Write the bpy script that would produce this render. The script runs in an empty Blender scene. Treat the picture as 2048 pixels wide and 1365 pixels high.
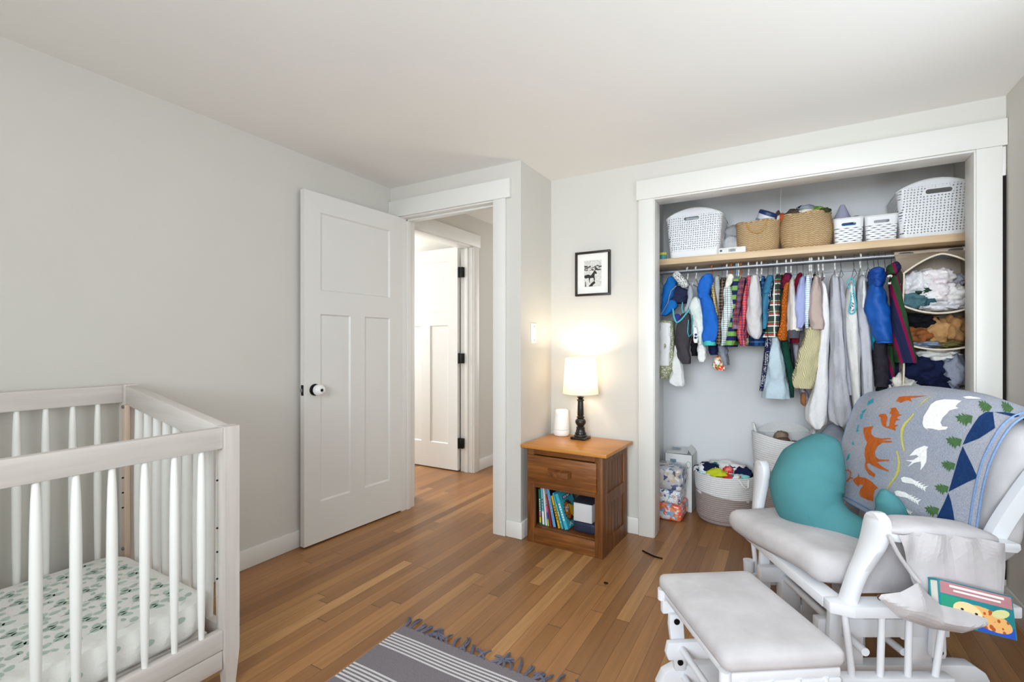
import bpy, bmesh, math, random
from mathutils import Vector, Matrix, noise
from mathutils.bvhtree import BVHTree
from mathutils.geometry import tessellate_polygon

SC = bpy.context.scene
COL = SC.collection
PI = math.pi

# ---------------------------------------------------------------- camera
ZC, FP, HY = 1.155, 960.0, 690.0          # eye height, focal length in pixels, horizon row
YAW = math.radians(30)
CA, SA = math.cos(YAW), math.sin(YAW)
cd = bpy.data.cameras.new('camera'); cam = bpy.data.objects.new('camera', cd); COL.objects.link(cam)
cd.sensor_width = 36; cd.lens = FP / 2048 * 36; cd.shift_y = (HY - 682.5) / 2048
cd.clip_start = .02
cam.location = (0, 0, ZC); cam.rotation_euler = (PI / 2, 0, YAW)
SC.camera = cam

# ---------------------------------------------------------------- world, lights, exposure
SC.view_settings.view_transform = 'Standard'
SC.view_settings.look = 'None'
SC.view_settings.gamma = 1
SC.view_settings.use_curve_mapping = False
SC.view_settings.exposure = 0.17
W = bpy.data.worlds.new('sky'); SC.world = W; W.use_nodes = True
W.node_tree.nodes['Background'].inputs[0].default_value = (.55, .72, 1, 1)
W.node_tree.nodes['Background'].inputs[1].default_value = .6
SC.cycles.max_bounces = 8; SC.cycles.diffuse_bounces = 6; SC.cycles.transparent_max_bounces = 12
SC.cycles.sample_clamp_indirect = 6

def area(name, loc, direction, sx, sy, power, color, spread=180):
    l = bpy.data.lights.new(name, 'AREA'); l.shape = 'RECTANGLE'; l.size = sx; l.size_y = sy
    l.energy = power; l.color = color; l.spread = math.radians(spread)
    o = bpy.data.objects.new(name, l); COL.objects.link(o); o.location = loc
    o.rotation_euler = Vector(direction).to_track_quat('-Z', 'Y').to_euler()
    return o
DAY = (.82, .92, 1.0)
area('closet_fill_back_window', (-.12, -1.52, 1.60), (.03, 1, -.06), 1.5, .92, 25, DAY, 95)  # narrowed beam added at the back window to brighten the closet
area('sky_back_window', (-.12, -1.50, 1.60), (0, 1, -.05), 1.5, .92, 20, DAY)
area('ceiling_fill_back', (-.12, -1.45, 1.10), (.05, .75, .8), 1.5, .6, 23, (.90, .96, 1))  # unseen upward-tilted fill, added to lift the ceiling
area('daylight_right_window', (.79, 1.62, 1.42), (-1, -.1, .0), 1.15, 1.15, 5, DAY)
area('ceiling_fill_right', (.70, 1.34, .92), (-.6, .1, .8), .95, .26, 9, (.90, .96, 1))  # tilted fill added inside the right window, lightens the ceiling
area('daylight_next_room', (-4.4, 3.0, 1.5), (1, 0, 0), 1.2, 1.2, 54, (.95, .98, 1))
area('hall_daylight', (-1.6, 5.55, 1.5), (-.2, -1, 0), 1.2, 1.4, 28, (1, .96, .92))

# ---------------------------------------------------------------- helpers
def P(u, v, X=None, Y=None, Z=None, D=None):
    """World point on the known plane X=, Y=, Z= (or at depth D) that shows at photo pixel u, v."""
    r = (u - 1024) / FP; k = (HY - v) / FP
    x = -SA + r * CA; y = CA + r * SA
    if X is not None: d = X / x
    elif Y is not None: d = Y / y
    elif Z is not None: d = (Z - ZC) / k
    else: d = D
    return Vector((x * d, y * d, ZC + k * d))

def lin(c):
    o = []
    for a in c:
        a /= 255
        o.append(a / 12.92 if a <= .04045 else ((a + .055) / 1.055) ** 2.4)
    return (*o, 1)

def smooth(a, b, t):
    t = max(0, min(1, (t - a) / (b - a))); return t * t * (3 - 2 * t)

def interp(keys, t):
    """piecewise smooth interpolation; keys = [(t, a, b, ..)]"""
    if t <= keys[0][0]: return keys[0][1:]
    for a, b in zip(keys, keys[1:]):
        if t <= b[0]:
            f = (t - a[0]) / (b[0] - a[0]) if b[0] > a[0] else 0
            return tuple(p + (q - p) * f for p, q in zip(a[1:], b[1:]))
    return keys[-1][1:]

def catmull(pts, n):
    pts = [Vector(p) for p in pts]
    q = [pts[0] * 2 - pts[1]] + pts + [pts[-1] * 2 - pts[-2]]
    out = []
    for i in range(len(pts) - 1):
        a, b, c, d = q[i:i + 4]
        for k in range(n):
            t = k / n
            out.append(.5 * ((2 * b) + (c - a) * t + (2 * a - 5 * b + 4 * c - d) * t * t + (3 * b - a - 3 * c + d) * t ** 3))
    out.append(pts[-1])
    return out

class MB:
    """collects geometry for ONE mesh object"""
    def __init__(s): s.v = []; s.f = []; s.m = []; s.mi = 0
    def add(s, vs, fs, M=None):
        o = len(s.v)
        s.v += [tuple(M @ Vector(p)) if M is not None else tuple(p) for p in vs]
        s.f += [tuple(i + o for i in f) for f in fs]; s.m += [s.mi] * len(fs)
        return s
    def box(s, x0, x1, y0, y1, z0, z1, bev=0, M=None, seg=2):
        if bev <= 0:
            vs = [(x, y, z) for z in (z0, z1) for y in (y0, y1) for x in (x0, x1)]
            return s.add(vs, [(0, 2, 3, 1), (4, 5, 7, 6), (0, 1, 5, 4), (2, 6, 7, 3), (0, 4, 6, 2), (1, 3, 7, 5)], M)
        bm = bmesh.new(); bmesh.ops.create_cube(bm, size=1)
        for v in bm.verts: v.co = ((x0 + x1) / 2 + v.co.x * (x1 - x0), (y0 + y1) / 2 + v.co.y * (y1 - y0), (z0 + z1) / 2 + v.co.z * (z1 - z0))
        bmesh.ops.bevel(bm, geom=bm.edges[:], offset=bev, segments=seg, profile=.5, affect='EDGES', clamp_overlap=True)
        return s.bm(bm, M)
    def bm(s, bm, M=None):
        bm.verts.index_update()
        s.add([v.co[:] for v in bm.verts], [[v.index for v in f.verts] for f in bm.faces], M); bm.free(); return s
    def loft(s, rings, caps=True, M=None, closed=True):
        n = len(rings[0]); vs = [p for r in rings for p in r]; fs = []
        for i in range(len(rings) - 1):
            for j in range(n if closed else n - 1):
                a, b = i * n + j, i * n + (j + 1) % n
                fs.append((a, b, b + n, a + n))
        if caps: fs += [tuple(range(n))[::-1], tuple((len(rings) - 1) * n + k for k in range(n))]
        return s.add(vs, fs, M)
    def tube(s, pts, r, n=10, caps=True, M=None, flat=1.0):
        pts = [Vector(p) for p in pts]; R = r if isinstance(r, (list, tuple)) else [r] * len(pts)
        rings = []; up = None
        for i, p in enumerate(pts):
            t = (pts[min(i + 1, len(pts) - 1)] - pts[max(i - 1, 0)]).normalized()
            if up is None:
                up = Vector((0, 0, 1)) if abs(t.z) < .9 else Vector((0, 1, 0))
            up = (up - t * up.dot(t)).normalized(); w = t.cross(up)
            rings.append([p + (up * math.cos(a) * flat + w * math.sin(a)) * R[i] for a in (2 * PI * k / n for k in range(n))])
        return s.loft(rings, caps, M)
    def cyl(s, p, q, r0, r1=None, n=16, M=None): return s.tube([p, q], [r0, r0 if r1 is None else r1], n, True, M)
    def lathe(s, prof, c=(0, 0, 0), n=32, caps=True, M=None, sx=1, sy=1):
        return s.loft([[(c[0] + r * sx * math.cos(2 * PI * k / n), c[1] + r * sy * math.sin(2 * PI * k / n), c[2] + z) for k in range(n)] for r, z in prof], caps, M)
    def grid(s, f, nu, nv, M=None):
        vs = [f(i / nu, j / nv) for j in range(nv + 1) for i in range(nu + 1)]
        fs = [(j * (nu + 1) + i, j * (nu + 1) + i + 1, (j + 1) * (nu + 1) + i + 1, (j + 1) * (nu + 1) + i) for j in range(nv) for i in range(nu)]
        return s.add(vs, fs, M)
    def prism(s, poly, h0, h1, M=None, bev=0):
        """polygon in local xy, extruded along local z"""
        bm = bmesh.new(); a = [bm.verts.new((x, y, h0)) for x, y in poly]; f = bm.faces.new(a)
        r = bmesh.ops.extrude_face_region(bm, geom=[f])
        for v in r['geom']:
            if isinstance(v, bmesh.types.BMVert): v.co.z = h1
        bmesh.ops.recalc_face_normals(bm, faces=bm.faces[:])
        if bev: bmesh.ops.bevel(bm, geom=bm.edges[:], offset=bev, segments=2, profile=.5, affect='EDGES', clamp_overlap=True)
        return s.bm(bm, M)
    def rbox(s, c, size, r, n=6, puff=0, M=None, fn=None):
        """soft rounded box (cushion); puff swells the big faces"""
        bm = bmesh.new(); bmesh.ops.create_cube(bm, size=2); bmesh.ops.subdivide_edges(bm, edges=bm.edges[:], cuts=n * 2, use_grid_fill=True)
        h = Vector(size) / 2
        for v in bm.verts:
            p = Vector(v.co)
            q = Vector((p.x * h.x, p.y * h.y, p.z * h.z))
            inner = Vector([max(-(h[k] - r), min(h[k] - r, q[k])) for k in range(3)])
            d = q - inner
            if d.length > 1e-9: q = inner + d.normalized() * r
            q.z += puff * (1 - p.x ** 2) * (1 - p.y ** 2) * p.z
            v.co = q + Vector(c)
            if fn: v.co = fn(v.co.copy())
        return s.bm(bm, M)
    def blob(s, c, size, seed=0, rough=.35, sub=3, M=None, freq=1.6):
        """crumpled cloth lump"""
        bm = bmesh.new(); bmesh.ops.create_icosphere(bm, subdivisions=sub, radius=1)
        o = Vector((seed * 3.7, seed * 1.3, seed * 7.1))
        for v in bm.verts:
            p = v.co.normalized(); w = p * freq + o
            f = 1 + rough * (noise.noise(w) + .6 * abs(noise.noise(w * 2.1)) - .5 * abs(noise.noise(w * 3.7)))
            v.co = Vector(c) + Vector((p.x * size[0] * f, p.y * size[1] * f, p.z * size[2] * f))
        return s.bm(bm, M)
    def shift(s, d): s.v = [(a + d[0], b + d[1], c + d[2]) for a, b, c in s.v]; return s
    def build(s, name, mats, parent=None, sharp=35, loc=None, rot=None):
        if not isinstance(mats, (list, tuple)): mats = [mats]
        me = bpy.data.meshes.new(name); me.from_pydata(s.v, [], s.f); me.validate()
        for m in mats: me.materials.append(m)
        if len(me.polygons) == len(s.m): me.polygons.foreach_set('material_index', s.m)
        if sharp:
            me.polygons.foreach_set('use_smooth', [True] * len(me.polygons)); me.set_sharp_from_angle(angle=math.radians(sharp))
        me.update()
        o = bpy.data.objects.new(name, me); COL.objects.link(o)
        if parent is not None: o.parent = parent
        if loc is not None: o.location = loc
        if rot is not None: o.rotation_euler = rot
        return o

def tag(o, label=None, cat=None, group=None, kind=None):
    for k, v in (('label', label), ('category', cat), ('group', group), ('kind', kind)):
        if v: o[k] = v
    return o
def thing(name, label, cat, loc=(0, 0, 0), rz=0, group=None):
    o = bpy.data.objects.new(name, None); COL.objects.link(o); o.location = loc; o.rotation_euler = (0, 0, rz)
    o.empty_display_size = .05
    return tag(o, label, cat, group)
def struct(name, mb, m, parent=None, label=None, sharp=35):
    o = mb.build(name, m, parent, sharp)
    if parent is None: o['kind'] = 'structure'
    if label: o['label'] = label
    return o
def place(mb, loc): return mb.shift((-loc[0], -loc[1], -loc[2]))   # world-built mesh -> local to a thing at loc

def dup(root, loc, label=None, rz=None, group=None):
    r = root.copy(); COL.objects.link(r); r.location = loc
    if rz is not None: r.rotation_euler = (0, 0, rz)
    if label: r['label'] = label
    if group: r['group'] = group
    for ch in list(root.children):
        c = ch.copy(); COL.objects.link(c); c.parent = r
        for g in list(ch.children):
            d = g.copy(); COL.objects.link(d); d.parent = c
    return r

# ---------------------------------------------------------------- materials
class NT:
    def __init__(s, name):
        s.m = bpy.data.materials.new(name); s.m.use_nodes = True; s.t = s.m.node_tree
        s.b = s.t.nodes['Principled BSDF']; s.out = s.t.nodes['Material Output']
    def n(s, typ, **kw):
        x = s.t.nodes.new('ShaderNode' + typ)
        for k, v in kw.items(): setattr(x, k, v)
        return x
    def set(s, node, key, val):
        if hasattr(val, 'is_output') or isinstance(val, bpy.types.NodeSocket): s.t.links.new(val, node.inputs[key])
        else: node.inputs[key].default_value = val
    def math(s, op, a, b=0.0, c=None):
        x = s.n('Math', operation=op); s.set(x, 0, a); s.set(x, 1, b)
        if c is not None: s.set(x, 2, c)
        return x.outputs[0]
    def mix(s, f, a, b, typ='MIX'):
        x = s.n('MixRGB', blend_type=typ); s.set(x, 0, f); s.set(x, 1, a); s.set(x, 2, b); return x.outputs[0]
    def obj(s): return s.n('TexCoord').outputs['Object']
    def sep(s, v):
        x = s.n('SeparateXYZ'); s.set(x, 0, v); return x.outputs
    def noise(s, v, scale, detail=3, rough=.5):
        x = s.n('TexNoise'); s.set(x, 'Vector', v); x.inputs['Scale'].default_value = scale; x.inputs['Detail'].default_value = detail; x.inputs['Roughness'].default_value = rough
        return x.outputs[0]
    def mapv(s, v, scale, rot=(0, 0, 0)):
        x = s.n('Mapping'); s.set(x, 'Vector', v); x.inputs['Scale'].default_value = scale; x.inputs['Rotation'].default_value = rot; return x.outputs[0]
    def ramp(s, f, stops):
        x = s.n('ValToRGB'); s.set(x, 0, f); e = x.color_ramp.elements
        while len(e) < len(stops): e.new(.5)
        for k, (p, c) in zip(e, stops): k.position = p; k.color = c
        return x.outputs[0]
    def bump(s, h, strength=.3, dist=.004):
        x = s.n('Bump'); s.set(x, 'Height', h); x.inputs['Strength'].default_value = strength; x.inputs['Distance'].default_value = dist
        s.t.links.new(x.outputs[0], s.b.inputs['Normal'])
    def done(s, col=None, rough=.5, metal=0, spec=None):
        if col is not None: s.set(s.b, 'Base Color', col)
        s.set(s.b, 'Roughness', rough); s.b.inputs['Metallic'].default_value = metal
        if spec is not None: s.b.inputs['Specular IOR Level'].default_value = spec
        return s.m

MC = {}
def plain(col, rough=.5, metal=0, spec=None, vary=.0, scale=20, name=None, bump=0, bscale=300):
    """painted / plastic / cloth surface with a slight tonal mottling"""
    key = (tuple(col), rough, metal, spec, vary, scale, bump, bscale)
    if key in MC: return MC[key]
    N = NT(name or 'surface'); c = lin(col); co = N.obj()
    if vary:
        f = N.noise(co, scale, 4)
        lo = tuple(x * (1 - vary) for x in c[:3]) + (1,); hi = tuple(min(1, x * (1 + vary)) for x in c[:3]) + (1,)
        c = N.ramp(f, [(.3, lo), (.7, hi)])
    if bump:
        h = N.noise(co, bscale, 2)
        if name == 'cloth' and bscale == 420: h = N.math('ADD', N.math('MULTIPLY', h, .10), N.noise(co, 30, 3, .55)); N.bump(h, .55, .012)
        else: N.bump(h, bump, .002)
    MC[key] = N.done(c, rough, metal, spec); return MC[key]
def cloth(col, vary=.08, bump=.25, scale=14): return plain(col, .92, 0, .15, vary, scale, 'cloth', bump, 420)

def wood(name, c1, c2, axis='x', rough=.45, scale=1.0, spec=.4):
    N = NT(name); co = N.obj()
    st = {'x': (1.5, 22, 22), 'y': (22, 1.5, 22), 'z': (22, 22, 1.5)}[axis]
    v = N.mapv(co, tuple(a * scale for a in st))
    f = N.noise(v, 1.6, 6, .62); g = N.noise(N.mapv(co, tuple(a * scale * 5 for a in st)), 1.4, 3)
    h = N.math('ADD', N.math('MULTIPLY', f, .75), N.math('MULTIPLY', g, .25))
    col = N.ramp(h, [(.32, lin(c2)), (.5, lin([(a + b) / 2 for a, b in zip(c1, c2)])), (.66, lin(c1))])
    N.bump(h, .12, .002)
    return N.done(col, rough, 0, spec)

def plaid(base, stripes, rough=.92):
    """stripes: (axis 'h' rows | 'v' columns, period, start, width, colour, strength)"""
    N = NT('plaid_cloth'); X, Y, Z = N.sep(N.obj()); c = lin(base)
    V = N.math('ADD', X, N.math('MULTIPLY', Y, .35))
    for ax, per, st, w, col, a in stripes:
        t = N.math('FRACT', N.math('ADD', N.math('DIVIDE', Z if ax == 'h' else V, per), 10.0 - st))
        c = N.mix(N.math('MULTIPLY', N.math('LESS_THAN', t, w), a), c, lin(col))
    return N.done(c, rough, 0, .15)

def dots(base, dot, scale=60, rad=.3, rnd=.5, rough=.9):
    N = NT('printed_cloth'); v = N.n('TexVoronoi'); v.inputs['Scale'].default_value = scale; v.inputs['Randomness'].default_value = rnd
    N.t.links.new(N.obj(), v.inputs['Vector'])
    return N.done(N.mix(N.math('LESS_THAN', v.outputs['Distance'], rad), lin(base), lin(dot)), rough, 0, .15)

def patches(cols, scale=25, rough=.6, spec=.3, base=None):
    """printed wrapper: random cells of the given colours"""
    N = NT('printed_wrap'); v = N.n('TexVoronoi'); v.inputs['Scale'].default_value = scale
    w = N.n('TexNoise'); w.inputs['Scale'].default_value = scale * .8
    N.t.links.new(N.obj(), w.inputs['Vector'])
    mx = N.n('VectorMath', operation='ADD'); N.t.links.new(N.obj(), mx.inputs[0])
    sc = N.n('VectorMath', operation='SCALE'); sc.inputs['Scale'].default_value = .05; N.t.links.new(w.outputs['Color'], sc.inputs[0])
    N.t.links.new(sc.outputs[0], mx.inputs[1]); N.t.links.new(mx.outputs[0], v.inputs['Vector'])
    f = N.sep(v.outputs['Color'])[0]; k = len(cols)
    r = N.n('ValToRGB'); r.color_ramp.interpolation = 'CONSTANT'; e = r.color_ramp.elements
    while len(e) < k: e.new(.5)
    for i, c in enumerate(cols): e[i].position = i / k; e[i].color = lin(c)
    N.t.links.new(f, r.inputs[0]); return N.done(r.outputs[0], rough, 0, spec)

wall_paint = plain((206, 203, 196), .85, 0, .25, .012, 3, 'wall_paint', .04, 160)
closet_paint = plain((228, 229, 230), .85, 0, .25, .01, 3, 'closet_paint', .04, 160)
ceil_paint = plain((236, 234, 230), .9, 0, .2, .008, 3, 'ceiling_paint', .05, 140)
trim_paint = plain((222, 220, 215), .38, 0, .45, .008, 4, 'trim_paint')
door_paint = plain((217, 215, 210), .42, 0, .45, .008, 4, 'door_paint')
black_metal = plain((22, 21, 20), .4, .6, .5, .1, 40, 'black_metal')
steel = plain((140, 142, 146), .42, .8, .5, .06, 30, 'galvanised_steel')
white_plastic = plain((232, 232, 230), .4, 0, .5, .02, 20, 'white_plastic')
gap_shade = plain((38, 34, 32), .9, 0, .1, .1, 30, 'gap_shade_colour')

def floor_material():
    N = NT('oak_strip_floor'); X, Y, Z = N.sep(N.obj())
    xs = N.math('DIVIDE', X, .0575); row = N.math('FLOOR', xs); fx = N.math('FRACT', xs)
    w1 = N.n('TexWhiteNoise', noise_dimensions='1D'); N.t.links.new(row, w1.inputs['W'])
    ys = N.math('ADD', N.math('DIVIDE', Y, 1.3), N.math('MULTIPLY', w1.outputs['Value'], 13.0)); colm = N.math('FLOOR', ys); fy = N.math('FRACT', ys)
    cb = N.n('CombineXYZ'); N.t.links.new(row, cb.inputs[0]); N.t.links.new(colm, cb.inputs[1])
    w2 = N.n('TexWhiteNoise', noise_dimensions='2D'); N.t.links.new(cb.outputs[0], w2.inputs['Vector']); rv = w2.outputs['Value']
    gv = N.n('CombineXYZ'); N.t.links.new(N.math('MULTIPLY', X, 55.0), gv.inputs[0])
    N.t.links.new(N.math('ADD', N.math('MULTIPLY', Y, 2.6), N.math('MULTIPLY', rv, 31.0)), gv.inputs[1]); N.t.links.new(N.math('MULTIPLY', rv, 17.0), gv.inputs[2])
    g = N.noise(gv.outputs[0], 1.0, 6, .65)
    base = N.ramp(rv, [(0, lin((126, 82, 43))), (.25, lin((152, 102, 56))), (.6, lin((170, 117, 66))), (.82, lin((182, 129, 74))), (1, lin((206, 155, 96)))])
    col = N.mix(N.math('MULTIPLY', N.math('SUBTRACT', .72, g), 1.25), base, lin((84, 50, 26)))
    big = N.noise(N.obj(), 1.1, 2)
    col = N.mix(.22, col, N.mix(big, lin((120, 84, 52)), lin((190, 146, 100))))
    gap = N.math('MAXIMUM', N.math('LESS_THAN', fx, .022), N.math('LESS_THAN', fy, .0022))
    col = N.mix(N.math('MULTIPLY', gap, .85), col, lin((52, 30, 16)))
    N.bump(N.math('SUBTRACT', N.math('MULTIPLY', g, .25), gap), .18, .0015)
    return N.done(col, N.math('ADD', .30, N.math('MULTIPLY', g, .14)), 0, .45)
oak_floor = floor_material()
# ================================================================ THE ROOM
XL, XR, YD, YC, XA, H = -2.43, .828, 2.50, 2.92, -1.383, 2.254   # left/right wall, door wall, closet wall, alcove wall, ceiling
YB, YCB = -1.62, 3.70                                            # wall behind the camera, closet back
struct('floor', MB().box(-4.6, 1.0, -1.75, 5.8, -.05, 0), oak_floor, sharp=0)
struct('ceiling', MB().box(XL - .12, XR + .12, YB - .12, 2.60, H, H + .06).box(XA - .1, XR + .12, 2.60, 3.86, H, H + .06), ceil_paint, sharp=0)
struct('ceiling_hall', MB().box(-4.6, XA - .1, 2.60, 5.8, 2.31, 2.37), ceil_paint, sharp=0)
struct('wall_left', MB().box(XL - .12, XL, YB, YD + .12, 0, H), wall_paint, sharp=0)
# right wall, with the window behind the frame's edge
wy0, wy1, wz0, wz1 = 1.0, 2.25, .78, 2.00
struct('wall_right', MB().box(XR, XR + .12, YB, wy0, 0, H).box(XR, XR + .12, wy1, 3.86, 0, H).box(XR, XR + .12, wy0, wy1, 0, wz0).box(XR, XR + .12, wy0, wy1, wz1, H), wall_paint, sharp=0)
bx0, bx1 = -.92, .68
struct('wall_back', MB().box(XL, bx0, YB - .12, YB, 0, H).box(bx1, XR, YB - .12, YB, 0, H).box(bx0, bx1, YB - .12, YB, 0, 1.10).box(bx0, bx1, YB - .12, YB, wz1 + .06, H), wall_paint, sharp=0)
glass = NT('window_glass'); glass.b.inputs['Transmission Weight'].default_value = 1; glass = glass.done((1, 1, 1, 1), 0, 0)
def window(name, horiz, a0, a1, z0, z1, w):
    f = MB(); g = MB()
    def bar(p0, p1, q0, q1, k=[.034]):
        k[0] -= .0015
        if horiz: f.box(p0, p1, w - k[0], w + k[0], q0, q1)
        else: f.box(w - k[0], w + k[0], p0, p1, q0, q1)
    for p0, p1, q0, q1 in ((a0, a0 + .05, z0, z1), (a1 - .05, a1, z0, z1), (a0, a1, z0, z0 + .05), (a0, a1, z1 - .05, z1), (a0, a1, (z0 + z1) / 2 - .02, (z0 + z1) / 2 + .02), ((a0 + a1) / 2 - .02, (a0 + a1) / 2 + .02, z0, z1)): bar(p0, p1, q0, q1)
    o = struct(name, f, trim_paint)
    if horiz: g.box(a0 + .04, a1 - .04, w - .004, w + .004, z0 + .04, z1 - .04)
    else: g.box(w - .004, w + .004, a0 + .04, a1 - .04, z0 + .04, z1 - .04)
    g.build('pane', glass, o, 0)
window('window_1', True, bx0, bx1, 1.10, wz1 + .06, YB - .07)
window('window_2', False, wy0, wy1, wz0, wz1, XR + .07)

# door wall (doorway) and the alcove return
DX0, DX1, DZ = -2.322, -1.573, 2.032        # clear doorway
struct('wall_door', MB().box(XL, DX0 - .02, YD, YD + .12, 0, 2.31).box(DX1 + .02, XA, YD, YD + .12, 0, 2.31).box(DX0 - .02, DX1 + .02, YD, YD + .12, DZ + .02, 2.31), wall_paint, sharp=0)
struct('wall_alcove', MB().box(XA - .12, XA, YD + .12, YC + .12, 0, 2.31), wall_paint, sharp=0)
# closet wall
CX0, CX1, CZ = -.695, .7195, 2.022
struct('wall_closet', MB().box(XA, CX0 - .02, YC, YC + .115, 0, H).box(CX1 + .02, XR, YC, YC + .115, 0, H).box(CX0 - .02, CX1 + .02, YC, YC + .115, CZ + .02, H), wall_paint, sharp=0)
struct('wall_closet_left', MB().box(-.94, -.82, YC + .115, YCB, 0, H), closet_paint, sharp=0)
struct('wall_closet_back', MB().box(-.94, XR + .12, YCB, YCB + .12, 0, H), closet_paint, sharp=0)

# trim: doorway casing, jamb, header
J = MB()
J.box(DX0 - .02, DX0, YD - .006, YD + .126, 0, DZ + .02, .002).box(DX1, DX1 + .02, YD - .006, YD + .126, 0, DZ + .02, .002).box(DX0, DX1, YD - .006, YD + .126, DZ, DZ + .02, .002)
J.box(DX0, DX0 + .012, YD + .042, YD + .078, 0, DZ, .002).box(DX1 - .012, DX1, YD + .042, YD + .078, 0, DZ, .002).box(DX0, DX1, YD + .042, YD + .078, DZ - .012, DZ, .002)
struct('trim_1', J, trim_paint)
struct('trim_2', MB().box(DX1 + .006, DX1 + .092, YD - .02, YD, 0, DZ + .008, .002).box(XL + .005, -2.372, YD - .02, YD, 0, DZ + .008, .002), trim_paint)
struct('trim_3', MB().box(XL + .002, -1.447, YD - .026, YD, DZ + .008, DZ + .122, .002), trim_paint)
# closet casing, jamb, header
struct('trim_4', MB().box(CX0 - .02, CX0, YC - .012, 3.035, 0, CZ, .002).box(CX1, CX1 + .02, YC - .012, 3.035, 0, CZ, .002).box(CX0 - .02, CX1 + .02, YC - .012, 3.035, CZ, CZ + .02, .002), trim_paint)
struct('trim_5', MB().box(-.790, CX0 - .006, YC - .02, YC, 0, CZ + .008, .002).box(CX1 + .006, .812, YC - .02, YC, 0, CZ + .008, .002), trim_paint)
struct('trim_6', MB().box(-.803, .8265, YC - .026, YC, CZ + .008, CZ + .124, .002), trim_paint)
struct('gap_shade_strip', MB().box(.8125, .8275, YC - .004, YC, .12, 1.93), gap_shade)          # strip over the unpainted gap by the casing; its dark colour paints the shade
struct('trim_8', MB().box(.813, .825, YC - .012, YC - .003, 1.90, 2.028, .002), trim_paint)
def base(name, x0, x1, y0, y1): return struct(name, MB().box(x0, x1, y0, y1, 0, .10, .004), trim_paint)
base('baseboard_left', XL, XL + .014, YB, YD - .022)
base('baseboard_right', XR - .014, XR, YB, YC - .022)
struct('baseboard_door', MB().box(DX1 + .094, XA + .014, YD - .014, YD, 0, .10, .004).box(XA, XA + .014, YD, YC - .014, 0, .10, .004), trim_paint)
base('baseboard_closet', XA + .014, -.792, YC - .014, YC)
base('baseboard_closet_back', -.82, XR, YCB - .014, YCB)
base('baseboard_back', XL + .014, XR - .014, YB, YB + .014)

# hall beyond the doorway
HX = -2.47
hy0, hy1 = 2.78, 3.56            # doorway in the hall's left wall
struct('wall_hall_left', MB().box(HX - .12, HX, YD + .12, hy0 - .02, 0, 2.31).box(HX - .12, HX, hy1 + .02, 5.8, 0, 2.31).box(HX - .12, HX, hy0 - .02, hy1 + .02, 2.05, 2.31), wall_paint, sharp=0)
struct('wall_hall_right', MB().box(XA - .12, XA, YC + .12, 5.6, 0, 2.31), wall_paint, sharp=0)
struct('wall_next_room', MB().box(-4.6, HX - .12, 3.66, 3.78, 0, 2.31).box(-4.6, HX - .12, 1.9, 2.0, 0, 2.31).box(-4.66, -4.55, 1.9, 3.7, 0, 2.31), wall_paint, sharp=0)
T = MB()
T.box(HX - .126, HX + .004, hy1, hy1 + .02, 0, 2.05, .002).box(HX - .126, HX + .004, hy0 - .02, hy0, 0, 2.05, .002).box(HX - .126, HX + .004, hy0, hy1, 2.03, 2.05, .002)
T.box(HX - .075, HX - .04, hy1 - .012, hy1, 0, 2.03, .002)
struct('trim_9', T, trim_paint)
struct('trim_10', MB().box(HX, HX + .02, hy1 + .006, hy1 + .085, 0, 2.04, .002).box(HX + .0, HX + .012, hy1 + .02, hy1 + .03, 0, 2.04).box(HX, HX + .02, hy0 - .085, hy0 - .006, 0, 2.04, .002)
       .box(HX, HX + .026, hy0 - .10, hy1 + .10, 2.04, 2.15, .002), trim_paint)
base('baseboard_hall', HX, HX + .014, hy1 + .085, 5.6)

# ---- doors
def panel_door(w, h, t, panels):
    """local: x along the width, z up, face at y=0 and y=t; recessed panels on both faces"""
    m = MB(); xs = sorted({0, w} | {a for p in panels for a in p[:2]}); zs = sorted({0, h} | {a for p in panels for a in p[2:]})
    def rec(x, z): return any(p[0] < x < p[1] and p[2] < z < p[3] for p in panels)
    for i in range(len(xs) - 1):
        for j in range(len(zs) - 1):
            if not rec((xs[i] + xs[i + 1]) / 2, (zs[j] + zs[j + 1]) / 2): m.box(xs[i], xs[i + 1], 0, t, zs[j], zs[j + 1])
    for a, b, c, d in panels:
        m.box(a - .001, b + .001, .009, t - .009, c - .001, d + .001)
        for y0, y1 in ((.0, .009), (t - .009, t)):         # sloped sticking
            s = .008; f = y0 if y0 == 0 else y1; g = .009 if y0 == 0 else t - .009
            for q in (((a, f, c), (b, f, c), (b - s, g, c + s), (a + s, g, c + s)), ((a, f, d), (a + s, g, d - s), (b - s, g, d - s), (b, f, d)),
                      ((a, f, c), (a + s, g, c + s), (a + s, g, d - s), (a, f, d)), ((b, f, c), (b, f, d), (b - s, g, d - s), (b - s, g, c + s))):
                m.add(q, [(0, 1, 2, 3)])
    return m
PAN = [(.108, .637, 1.458, 1.912), (.108, .318, .232, 1.322), (.427, .637, .232, 1.322)]
# bedroom door: hinged on the left jamb, opened flat towards the left wall
d1 = panel_door(.742, 2.022, .035, PAN)
door1 = d1.build('door_1', door_paint, None, 0, (-2.354, 2.496, .012), (0, 0, -PI / 2 - math.radians(3.3)))
tag(door1, 'white three-panel bedroom door standing open along the grey wall', None, None, 'structure')
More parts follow.
